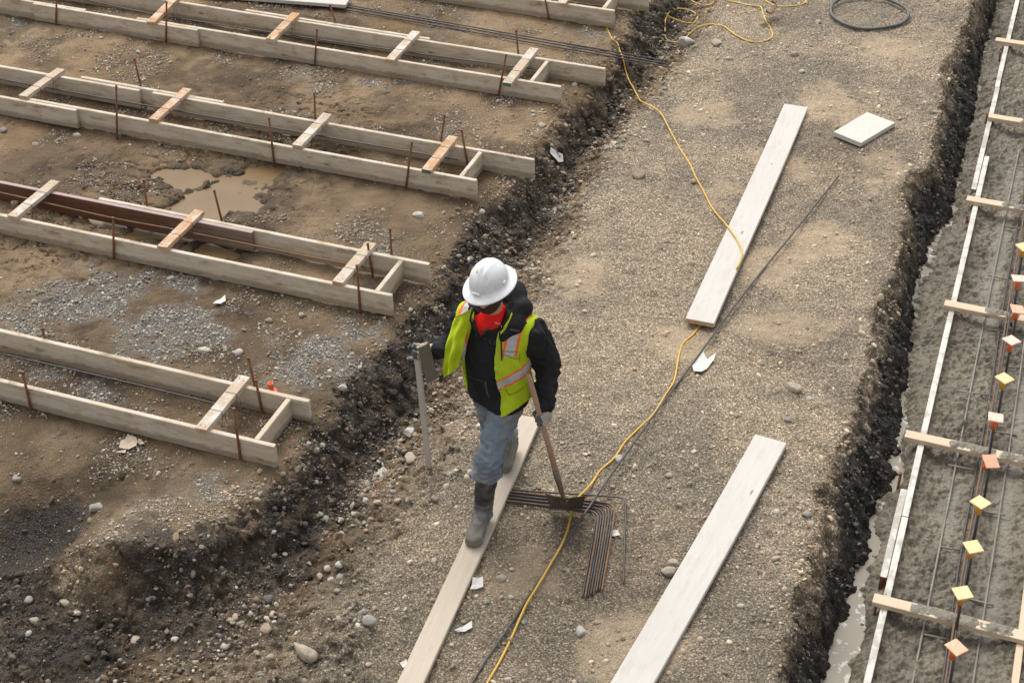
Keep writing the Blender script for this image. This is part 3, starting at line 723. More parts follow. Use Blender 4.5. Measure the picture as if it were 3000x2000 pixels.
for a, b, v in (((166, -5), (163, 84), VD - BT - .012), ((488, 6), (486, 130), VD - BT - .012), ((929, 85), (921, 200), VD - .012), ((1483, 160), (1460, 281), VD - .012), ((966, 14), (983, 66), 13.6925 + 2 * BT + .012), ((1511.7, 88), (1518, 155.6), 13.6925 + BT + .012)):
    pin(e, org, a, b, v, zb=-.03)
# E
e, org = form(-4.48, VE, 'footing form farthest from the camera, cut by the top edge')
board('side_board', e, org, -8.3, -4.484, VE); board('side_board', e, org, -9, -4.27, 15.485)
endblock(e, org, (1790, -12), VE + BT, 15.485)
spreaders(e, org, [((1631.6, 7.6), (1700, -85), 'fresh', None)])
pin(e, org, (1597, -4), (1608.7, 62.5), VE - .012, zb=-.03); pin(e, org, (1240, -40), (1243, 4), VE - .012, zb=-.03)
# bars hung inside the forms
for (nm, va, vb, pts, ends) in (('nearest form', VA, 8.056, [(0, 1035), (320, 1107), (629.5, 1181.7), (734.7, 1210.7)], -4.9),
                                ('form with the red-brown board', VB, 9.959 - BT, [(0, 563.8), (331.6, 639), (505, 671), (900, 750.8), (1083.7, 785)], -4.85),
                                ('middle form', VC, 11.8055, [(0, 231.8), (340, 293.5), (884.7, 389), (1342, 468.9)], -4.9),
                                ('fourth form', VD, 13.6925, [(251, 0), (446.6, 41.7), (1000, 125.5), (1567.9, 204)], -4.75)):
    bar_line([V(q, vb - .11) for q in pts], mat='bar' if nm != 'form with the red-brown board' else 'bar_rust', label='far steel bar hanging inside the ' + nm, group='bars hung inside the forms')
    z0 = V(pts[0], vb - .11)[2]
    bar_line([(XL + 2.4 if va < 8 else XL, va + BT + .085, .085), (-7.5, va + BT + .08, .07), (ends, va + BT + .085, .08)], label='near steel bar hidden behind the front board of the ' + nm, group='bars hung inside the forms')

# ------------------------------------------------------------------ loose bars across the ditch, plank at the top
for k, (a, b, lab) in enumerate((((1000, 12), (1953, 179), 'dark steel bar lying farthest of the loose three across the ditch'), ((1000, 17), (1951, 187), 'dark steel bar lying in the middle of the loose three'), ((1000, 26), (1970, 198), 'steel bar lying nearest of the loose three, longest to the right'))):
    A, B = G(a, .03), U(b, -.09); s = A + (U(a, .05) - U(b, .05)) * .55
    mids = [G((a[0] + (b[0] - a[0]) * t, a[1] + (b[1] - a[1]) * t), .022) for t in (.2, .4, .6, .7)]
    bar_line([s, A] + mids + [B], r=.0075, mat='bar', label=lab, group='loose bars laid across the ditch')
def flat_plank(name, qs, z, t, label, mat, cat='plank', width=None, group=None, extra=0.0, tilt=0.0, names='plank'):
    """qs: far-left, far-right, near-left top corners (picture); lies on the ground with its top at z"""
    fl, fr, nl = (U(q, z) for q in qs)
    d = (fl - nl)[:2]; L = np.linalg.norm(d) + extra; d /= np.linalg.norm(d); nrm = np.array([d[1], -d[0]])
    wd = width or abs((fr - fl)[:2] @ nrm)
    mb = MB(); mb.box((0, 0, -t), (L, wd, 0), .004, .004 if L > 2 else 0, max(1, int(L / .3)))
    o = link(name, mb.mesh(name), M[mat]); tag(o, label, cat, group)
    x, y = d, -nrm                                       # local x along plank, local y = right
    o.location = (fl[0], fl[1], z); o.rotation_euler = (0, 0, math.atan2(-d[1], -d[0]))
    me = o.data
    for vtx in me.vertices: vtx.co.y = vtx.co.y          # local y left of travel = picture right
    return o
o, _ = cross_piece('plank', None, np.zeros(3), (420, -30), (1012, 15), .012, wid=.235, mat='plank', side=-1)
tag(o, 'pale plank lying flat at the top edge beyond the fourth form', 'plank')
# ------------------------------------------------------------------ planks on the bench
ZP = ZB + .048
flat_plank('plank', [(1525.6, 1215), (1568, 1229), (1163.7, 2000)], ZP, .036, 'tan plank the worker is walking along', 'plank_tan', width=.15, extra=.75)
P_MID = flat_plank('plank', [(2297.7, 304), (2357.3, 310.5), (2009.4, 932.8)], ZP, .040, 'wide pale plank with the yellow cord looped over its edge', 'plank', width=.225)
flat_plank('plank', [(2212.7, 1271), (2295.6, 1295.7), (1788.7, 2000)], ZP, .040, 'wide pale plank nearest the trench bank, without a cord', 'plank', width=.23, extra=.7)
P_MID.data.materials.append(M['fresh'])
for p_ in P_MID.data.polygons:
    if p_.normal.x > .8: p_.material_index = 1
sl = [U(q, ZB + .045) for q in ((2540.2, 328.4), (2622.3, 359.4), (2522.3, 419), (2442.4, 386.2))]
c0 = sum(sl) / 4; mb = MB(); mb.prism([(p[0] - c0[0], p[1] - c0[1]) for p in sl][::-1], -.042, 0)
o = link('paving_slab', mb.mesh('paving_slab'), M['slab']); o.location = c0; tag(o, 'small rectangular off-white slab lying alone on the bench', 'slab')
# black hose ring
hc_ = U((2545, 36), ZB + .02); mb = MB(); ring = []
for i in range(97):
    a = 2 * math.pi * i / 96; r = .40 * (1 + .02 * math.sin(3 * a + 1)); ring.append((r * math.cos(a), r * math.sin(a) * 1.06, .004 * math.sin(5 * a)))
mb.tube(ring, .0165, 10, caps=False); o = link('hose_ring', mb.mesh('hose_ring'), M['hose']); o.location = hc_; tag(o, 'black hose bent into a ring on the gravel', 'hose')
# yellow cords
def on_ground(pts, r, lift=0.0, over=()):
    out = []
    for q in pts:
        out.append(U(q[:2], ZP + r) if len(q) > 3 else G(q[:2], r * .7 + (q[2] if len(q) > 2 else 0)))
    return np.array(out)
def cord(name, pts, r, mat, label, cat):
    p = smooth_path(on_ground(pts, r), .03); org = p[0].copy(); mb = MB(); mb.tube(p - org, r, 8)
    o = link(name, mb.mesh(name), M[mat]); o.location = org; return tag(o, label, cat)
c1 = [(1777, 80), (1786, 101), (1796, 117), (1809, 127.6), (1815, 148), (1825.5, 173.5, .04), (1832, 204, .02), (1841, 232, .02), (1861, 268, .02), (1874, 293, .025), (1886, 301, .03), (1931.5, 327.5, .03), (1961, 378.6, .01), (1991, 433.9), (2021, 480.6), (2038, 519), (2059.5, 557), (2081, 600), (2102, 629.5, .02), (2122, 651, .05), (2134, 667, 0, 1), (2157, 699, 0, 1), (2171, 726.6, 0, 1), (2174, 747.8, 0, 1), (2167, 769, 0, 1), (2158, 787, 0, 1), (2154, 800, .0), (2110, 880, .0), (2075, 930, 0), (2047.6, 957), (2029.8, 979.6), (2000, 1007), (1987, 1052), (1974.5, 1116), (1950, 1156), (1913, 1213), (1862, 1263), (1830, 1296), (1798.5, 1342), (1759, 1377), (1735, 1413, .015), (1711.5, 1438.7, .03), (1691.7, 1458, .03), (1680, 1480, .03), (1676, 1495, .02), (1670, 1521.7), (1658, 1565, .012), (1640, 1604.7, .025), (1616.6, 1644, .03), (1589, 1691.7, .03), (1565, 1731, .03), (1545, 1763, .028), (1527, 1801.7, .015), (1497, 1869.7), (1467.7, 1929), (1446, 1967.5), (1425, 2003), (1395, 2060), (1360, 2120)]
cord('extension_cord', c1, .0075, 'cord2', 'long yellow cord running down the bench past the shovel', 'cord')
c2 = [(1860, -30), (1896, 0), (1925, 20), (1954, 44.6), (1978.6, 58), (2010, 67), (2032, 67), (2043, 53.6), (2036.6, 40), (2014, 29), (1983, 26), (1960.7, 35.7, .012), (1949.5, 58), (1948.5, 84.8), (1948, 107), (1957, 120), (1978.6, 124), (2001, 117), (2027.7, 93.7), (2050, 78), (2081, 72), (2117, 76.8), (2139, 91.5), (2161.6, 107), (2193, 121), (2224, 125), (2251, 117), (2263, 105), (2257.6, 84.8), (2242, 58), (2235, 38), (2226, 20), (2201.8, 17), (2166, 9.8), (2126, 0), (2110, -14), (2097, 1), (2084, 13), (2068, 17), (2050, 13), (2023, 0), (2010, -20), (2090, -50), (2200, -30), (2246, 4.5), (2277.7, 18.8), (2313, 18.8), (2344.6, 15.6), (2362.5, 2), (2366, -30)]
cord('extension_cord', c2, .0085, 'cord', 'yellow cord in loose loops at the top of the bench', 'cord')
# hand trowel stood against the cord
tp = U((2226, 64), ZB + .02); e = empty('hand_trowel', tp); tag(e, 'steel hand trowel with a tan handle standing on edge by the cord loops', 'trowel')
A, B = V((2226, 66), tp[1]), V((2243, 2), tp[1] + .10)
ax = B - A; nrm = np.cross(ax, np.array([0, 1, .15])); nrm /= np.linalg.norm(nrm); sd_ = np.array([.25, .30, .93]); mb = MB()
L = .40; dirv = np.array([.12, .93, .30]); dirv /= np.linalg.norm(dirv); upv = np.array([.35, -.28, .9]); upv -= dirv * (upv @ dirv); upv /= np.linalg.norm(upv); sv = np.cross(dirv, upv)
pl = [dirv * a + upv * b for a, b in ((0, 0), (L, .0), (L + .01, .03), (L, .115), (0.03, .115), (0, .09))]
mb.add([p + sv * .001 for p in pl] + [p - sv * .001 for p in pl], [tuple(range(6)), tuple(range(11, 5, -1))] + [(i, 6 + i, 6 + (i + 1) % 6, (i + 1) % 6) for i in range(6)])
link('blade', mb.mesh('blade'), M['steel'], e)
mb = MB(); hb = dirv * .12 + upv * .055; sx = sv if sv[0] > 0 else -sv
mb.tube(smooth_path([hb, hb + sx * .05, hb + sx * .065 + dirv * .03, hb + sx * .066 + dirv * .13, hb + sx * .05 + dirv * .16, hb + dirv * .16], .02), .013, 8); link('handle', mb.mesh('handle'), simple('tan_grip', (.36, .17, .09), .6), e)
# long single bar and the bundle of bent bars
lb = [(2456, 516.8), (2336, 667), (2180, 860), (2000, 1103), (1950, 1168), (1766.8, 1423, .04), (1735, 1472, .05), (1648, 1597), (1540, 1759), (1489, 1840), (1425, 1929), (1382.6, 2000), (1320, 2090)]
p = np.array([U(q[:2], ZB + .012 + (q[2] if len(q) > 2 else 0)) for q in lb]); bar_line(p, .0078, 'bar', 'long single steel bar lying down the whole bench beside the yellow cord', step=.15)
GB = 'bent bars stacked beside the walking plank'
ordn = ['innermost', 'second from the inside', 'third from the inside', 'fourth from the inside', 'fifth from the inside', 'sixth from the inside', 'second from the outside', 'outermost']
for k in range(8):
    t = k / 7; zz = ZB + .022 + .011 * (k % 2)
    def mixp(a, b): return (a[0] + (b[0] - a[0]) * t, a[1] + (b[1] - a[1]) * t)
    P0 = U(mixp((1440, 1465), (1450, 1434)), zz); P1 = U(mixp((1722, 1500), (1774, 1472)), zz); P2 = U(mixp((1737, 1506), (1793, 1480)), zz); P3 = U(mixp((1744.5, 1522), (1800, 1500)), zz); P4 = U(mixp((1706, 1755 + (k * 37 % 11) - 6), (1763, 1727 + (k * 29 % 13) - 6)), zz)
    bar_line([P0, P1, P2, P3, P4], .0066, 'bar_rust' if k % 3 == 1 else 'bar', 'bent bar %s of the rusty bundle beside the walking plank' % ordn[k], group=GB, name='bent_rebar', step=.03)
zz = ZB + .014
bar_line([U(q, zz) for q in ((1447, 1425), (1527, 1436), (1680, 1446), (1790, 1454), (1818, 1457), (1829, 1463), (1832.5, 1480), (1829, 1600), (1827, 1708))], .0062, 'bar', 'single bent bar lying apart, outside the rusty bundle', name='bent_rebar', group=GB, step=.03)
# ------------------------------------------------------------------ scraps
def shard(qs, label, cat='scrap', mat='paper', curl=.02, name='paper_scrap', lift=.012):
    pts = np.array([G(q, lift) for q in qs]); c = pts.mean(0); mb = MB(); n = len(pts)
    dd = pts - c; m_ = np.linalg.norm(dd[:, :2], axis=1).max()
    top = [d + np.array([0, 0, curl * (np.linalg.norm(d[:2]) / m_) ** 2]) for d in dd]
    vs = [np.array([0, 0, 0])] + top + [np.array([0, 0, -.003])] + [t - np.array([0, 0, .003]) for t in top]
    fs = [(0, 1 + i, 1 + (i + 1) % n) for i in range(n)] + [(n + 1, n + 2 + (i + 1) % n, n + 2 + i) for i in range(n)] + [(1 + i, n + 2 + i, n + 2 + (i + 1) % n, 1 + (i + 1) % n) for i in range(n)]
    mb.add(vs, fs); o = link(name, mb.mesh(name), M[mat]); o.location = c; tag(o, label, cat, 'scraps lying on the ground')
def T(ox, oy, s, *pts): return [(ox + a / s, oy + b / s) for a, b in pts]
shard(T(1100, 250, 3.92, (2012, 718), (2090, 770), (2150, 825), (2158, 888), (2105, 888), (2050, 840), (2005, 795))[::-1], 'white pointed shard lying in the ditch below the middle form', curl=.03, lift=.05)
shard(T(2000, 667, 2.351, (140, 845), (152, 880), (175, 908), (200, 905), (228, 870), (215, 910), (165, 975), (130, 1002), (75, 1000), (62, 940), (95, 895))[::-1], 'white curved shard lying beside the long single bar', curl=.02)
shard(T(1000, 1334, 2.352, (1728, 505), (1745, 510), (1740, 553), (1733, 550))[::-1], 'small white shard left of the bent bars, mostly covered', curl=.005)
shard(T(1000, 1334, 2.352, (1858, 512), (1900, 518), (1922, 550), (1880, 557), (1850, 553))[::-1], 'small white shard between the bundle and the single bent bar', curl=.01)
shard(T(1000, 1334, 2.352, (905, 845), (945, 850), (975, 848), (978, 910), (930, 925), (888, 942), (900, 890))[::-1], 'white curled shard lying right of the walking plank', curl=.03)
shard(T(1000, 1334, 2.352, (778, 1213), (840, 1175), (900, 1152), (902, 1190), (850, 1212), (800, 1216))[::-1], 'narrow white shard lying nearest the bottom of the walking plank', curl=.02)
shard(T(1000, 1334, 2.352, (403, 1430), (450, 1408), (455, 1440), (425, 1468))[::-1], 'white shard at the left edge of the walking plank', curl=.01)
shard(T(0, 667, 2.351, (1552, 475), (1556, 510), (1520, 527), (1468, 534), (1490, 505), (1520, 492))[::-1], 'white shard lying on mud between the two nearest forms', curl=.02)
shard(T(0, 1050, 3.92, (1470, 878), (1500, 890), (1560, 905), (1582, 960), (1560, 1010), (1480, 1050), (1440, 1045), (1370, 1035), (1385, 950), (1440, 925))[::-1], 'torn beige paper lying in front of the nearest form', mat='kraft', curl=.012)
shard(T(0, 1050, 3.92, (1590, 928), (1640, 950), (1662, 985), (1610, 990), (1582, 968))[::-1], 'small beige scrap right of the torn beige paper', mat='kraft', curl=.01)
shard(T(0, 1050, 3.92, (1440, 1048), (1450, 1060), (1438, 1085), (1325, 1085), (1370, 1062))[::-1], 'thin beige scrap left of the torn beige paper', mat='kraft', curl=.01)
# orange cap dropped behind the nearest form
oc = G((795, 1146)); e = empty('rebar_guard', oc); tag(e, 'orange plastic cap lying open end up behind the nearest form', 'safety cap')
mb = MB(); R0 = .021
prof = [(.021, .0), (.019, .045), (.0195, .062), (.0155, .062), (.0145, .03), (.0, .03)]
nn_ = 24; vs = [(r * math.cos(2 * math.pi * k / nn_), r * math.sin(2 * math.pi * k / nn_), z) for r, z in prof for k in range(nn_)]
mb.add(vs, [(i * nn_ + k, i * nn_ + (k + 1) % nn_, (i + 1) * nn_ + (k + 1) % nn_, (i + 1) * nn_ + k) for i in range(len(prof) - 1) for k in range(nn_)], True)
o = link('socket', mb.mesh('socket'), M['orange'], e); o.location = (0, 0, .012)
mb = MB(); mb.tube([(0, 0, 0), (0, 0, .012)], .036, 24); o = link('flange', mb.mesh('flange'), M['orange'], e); o.location = (.012, -.01, .004); o.rotation_euler = (.25, .3, 0)

# ------------------------------------------------------------------ trench form
te = empty('trench_form', (uf(7.39), 7.39, FT)); tag(te, 'white edged timber form along the concrete filled trench with six spreaders', 'formwork')
org = np.array([uf(7.39), 7.39, FT]); AT = math.atan2(-.0235, 1)
def tboard(name, va, vb, off, mat='white_edge', h=.24, z1=0.0, side=None):
    mb = MB(); L = vb - va; mb.box((0, -.045, -h), (L, 0, 0), .003, .0015, max(1, int(L / .4)))
    me = mb.mesh(name); o = link(name, me, [M[mat], M[side or 'board']], te)
    for p in me.polygons:
        if p.normal.z < .6: p.material_index = 1
    ang = math.pi / 2 + math.atan(.0235)
    o.location = (uf(va) + off - org[0], va - org[1], z1); o.rotation_euler = (0, 0, ang); return o
def vt(q): return U(q, FT)[1]
tboard('side_board', 5.3, vt((2655, 1514)), 0); tboard('side_board', vt((2655, 1513)) + .002, vt((2896, 458)), 0)
tboard('side_board', vt((2862, 556)), vt((2922, 256)), -.048); tboard('side_board', vt((2922, 255)), 19.0, -.052)
tag(tboard('splice_board', vt((2590, 1690)), vt((2641, 1430)), -.048, side='rust_edge'), 'rust stained splice board')
tboard('side_board', 5.3, 19.0, .855, mat='pale_lumber', side='pale_lumber')
for q0, L, dx in (((2563, 1735), 1.02, 0), ((2656, 1257.4), 1.05, 0), ((2770, 876.5), 1.05, 0), ((2835, 572), 1.05, 0), ((2899, 331.6), 1.0, 0), ((2919, 109), 1.05, 0)):
    a = U(q0, FT + .040); mb = MB(); mb.box((0, -.089, 0), (L, 0, .038), .003)
    o = link('spreader', mb.mesh('spreader'), M['pale_lumber'], te); o.location = (a[0] - org[0], a[1] - org[1], .002); o.rotation_euler = (0, 0, -.02)
    # splashed concrete lying on the spreader
    xs = [(.22 + .1 * random.random(), .55 + .2 * random.random()), (.66, .9)]
    for x0, x1 in xs[: 1 if q0[0] > 2900 else 2]:
        n_, mI = 46, 12; gx = np.linspace(x0, x1, n_); gy = np.linspace(-.093, .004, mI); X, Y = np.meshgrid(gx, gy, indexing='ij')
        hh = .016 * np.clip(np.minimum((X - x0) / .06, (x1 - X) / .06), 0, 1) * np.clip(1.15 - ((Y + .044) / .05) ** 2, 0, 1) * (1 + 1.6 * fbm(X + q0[0], Y, 22, 3, 401)) - .004
        i = (np.arange(n_ - 1)[:, None] * mI + np.arange(mI - 1)[None]).ravel()
        me = mesh_np('concrete_splash', np.stack([X.ravel(), Y.ravel(), .038 + hh.ravel()], 1), np.stack([i, i + mI, i + mI + 1, i + 1], 1), True, np.tile(np.array([[.19, .17, .13]], np.float32), (n_ * mI, 1)))
        s_ = link('concrete_splash', me, M['concrete'], o)
for qt, qb in (((2539, 1921), (2524, 2000)), ((2618, 1497), (2603, 1600)), ((2751, 1017), (2726.5, 1126.5)), ((2808, 775), (2795, 842)), ((2872, 442), (2859, 527)), ((2925.5, 181), (2914, 255))):
    v = vt(((qt[0] + qb[0]) / 2, (qt[1] + qb[1]) / 2)); u = uf(v) - BT - .013 - (.038 if qt[1] in (1497, 442, 181) else 0)
    # upright pin beside the outer face, its top where the picture shows it
    d = ray(qt); t_ = u / d[0] if abs(d[0]) > 1e-6 else 0; a = CPOS + d * t_
    zt = min(max(a[2], FT + .01), FT + .10); mb = MB(); mb.tube([(0, 0, -.35), (.004, .01, 0)], .010, 8); mb.tube([(.004, .01, -.001), (.004, .01, .011)], .0125, 8)
    o = link('stake', mb.mesh('stake'), M['rust'], te); o.location = np.array([u, a[1], zt]) - org
# bars in the concrete
def tb(pts, z, label, mat='bar_cement', r=.0075, group='bars lying along the trench'):
    bar_line([U(q, z) for q in pts], r, mat, label, group=group, step=.2)
tb([(2640, 2160), (2673, 2000), (2753.3, 1600), (2832, 1200), (2879.6, 958), (2946, 629.6), (2985, 440)], -.525, 'cement coated bar lying leftmost along the trench')
tb([(2825, 2160), (2850.3, 2000), (2912.8, 1600), (2973.5, 1200), (3010, 930), (3050, 600)], -.52, 'cement coated bar lying rightmost along the trench')
tb([(2735, 2160), (2760, 2000), (2818, 1600), (2891, 1210), (2945, 860), (3000, 560)], -.515, 'grey bar lying just left of the capped dowels', 'bar')
tb([(2744, 2160), (2769, 2000), (2796.7, 1817), (2833, 1600), (2866, 1420), (2920, 1110), (2962, 850), (3005, 600)], FT + .048, 'rust coloured bar tied along the capped dowels over the spreaders', 'bar_rust')
tb([(2756, 2160), (2778, 2000), (2806, 1817), (2842, 1600), (2877, 1420), (2929, 1110), (2970, 850), (3012, 600)], FT + .047, 'dark bar tied beside the rust coloured bar over the spreaders', 'bar')
cb = [((2706, 1857), (2772, 1871)), ((2755, 1600), (2813, 1611)), ((2841, 1754), (2912, 1772)), ((2777, 1361), (2856, 1377)), ((2880, 1497), (2946, 1509)), ((2913, 1263), (2979, 1274)), ((2800, 1144), (2908, 1158)), ((2948, 1074), (3005, 1077)), ((2895, 965), (2940, 971)), ((2895, 805), (2955, 820)), ((2943, 663), (2990, 669))]
for k, (a, b) in enumerate(cb):
    bar_line([U(a, -.522), U(b, -.518)], .0075, 'bar_cement', 'short cross bar number %s up the trench, half sunk in the concrete' % ['one', 'two', 'three', 'four', 'five', 'six', 'seven', 'eight', 'nine', 'ten', 'eleven'][k], group='short cross bars in the trench')
# capped dowels
def cap_mesh():
    mb = MB(); s = .052; t = .011
    mb.box((-s, -s, 0), (s, s, t), .003)
    pm = mb.mesh('plate'); mb = MB(); mb.tube([(0, 0, -.088), (0, 0, -.03), (0, 0, .001)], .025, 16, r2=None)
    for i, v_ in enumerate(mb.v):
        f = .82 if v_[2] < -.06 else (1.0 if v_[2] > -.01 else .9); mb.v[i] = (v_[0] * f, v_[1] * f, v_[2])
    return pm, mb.mesh('socket')
PLm, SKm = cap_mesh()
caps = [(2801, 1897.7, 'cap_orange', .95, .12, .08), (2819.6, 1737.8, 'cap_yellow', .55, .06, -.03), (2850.7, 1603, 'cap_yellow', .62, .10, .02), (2872, 1473, 'cap_yellow', 1.02, .02, .02), (2901.8, 1352, 'cap_orange', .60, .42, .16), (2917, 1224.5, 'cap_dusty', .10, -.02, .05), (2942.6, 1109.7, 'cap_yellow', .95, .05, .03), (2963, 998.7, 'cap_dusty', .90, .03, .05), (2981, 908, 'cap_orange', .35, .10, .18), (2985, 818, 'cap_dusty', .30, -.06, .04), (2999, 725, 'cap_yellow', .8, .1, .05)]
cl = ['salmon square cap lowest in the trench row', 'yellow square cap on a dowel, second from the bottom', 'yellow square cap third from the bottom of the row', 'yellow square cap directly below the tilted orange one', 'bright orange square cap, strongly tilted, above four lower caps', 'white dusted orange cap just above the tilted orange cap', 'yellow square cap between two cement dusted orange caps', 'pale salmon square cap above the seventh yellow cap', 'orange cap with a white patch, third from the top', 'pinkish square cap second from the top of the row', 'yellow square cap cut by the right edge of the picture']
for k, (x, y, mt, rz, tx, ty) in enumerate(caps):
    zt = -.10 + .02 * random.uniform(-1, 1)
    p = U((x, y), zt); e = empty('rebar_guard', p, rz); e.rotation_euler = (tx, ty, rz); tag(e, cl[k], 'safety cap', 'square safety caps on the trench dowels')
    rm = 'cap_orange' if mt == 'cap_dusty' else mt
    pm, sm = PLm.copy(), SKm.copy()
    link('plate', pm, M[mt], e); link('socket', sm, M['orange' if rm == 'cap_orange' else 'sock_yellow'], e)
    base = np.array([p[0] + .012, p[1] + .015, -.60]); mb = MB(); mb.tube([(0, 0, 0), (p - base) - np.array([0, 0, .02])], .0095, 8)
    o = link('rebar_dowel', mb.mesh('rebar_dowel'), M['bar']); o.location = base; tag(o, 'upright dowel carrying the ' + cl[k].split(',')[0].replace(' on a dowel', ''), 'rebar', 'upright dowels in the trench')

# ------------------------------------------------------------------ single stones
def rock(q, wpx, label, col, asp=.75, ang=0, flat=.6, name='stone', angular=False, rot=0.0, sink=.3):
    r_ = np.random.default_rng(int(q[0] * 7 + q[1]))
    sv, sf = stone_shape(2 if wpx > 30 else 1, r_, angular)
    p = G(q); depth = (p - CPOS) @ CF; a = wpx / 2 / F_PX * depth
    sv = sv * np.array([a * 1.05, a * asp * 1.25, a * flat])
    c = np.tile(np.array(col, np.float32)[None], (len(sv), 1)) * (.92 + .22 * fbm(sv[:, 0] * 40 + q[0], sv[:, 1] * 40, 1, 3))[:, None]
    o = link(name, mesh_np(name, sv, sf, True, c.astype(np.float32)), M['stone'])
    o.location = (p[0], p[1], p[2] + a * flat * (1 - 2 * sink)); o.rotation_euler = (r_.uniform(-.2, .2), r_.uniform(-.2, .2), math.radians(rot) + HEAD * -0)
    tag(o, label, 'stone', 'larger stones lying about'); return o
W_, T_, G_, D_, B_ = (.42, .395, .35), (.37, .315, .245), (.27, .255, .23), (.13, .12, .11), (.29, .22, .155)
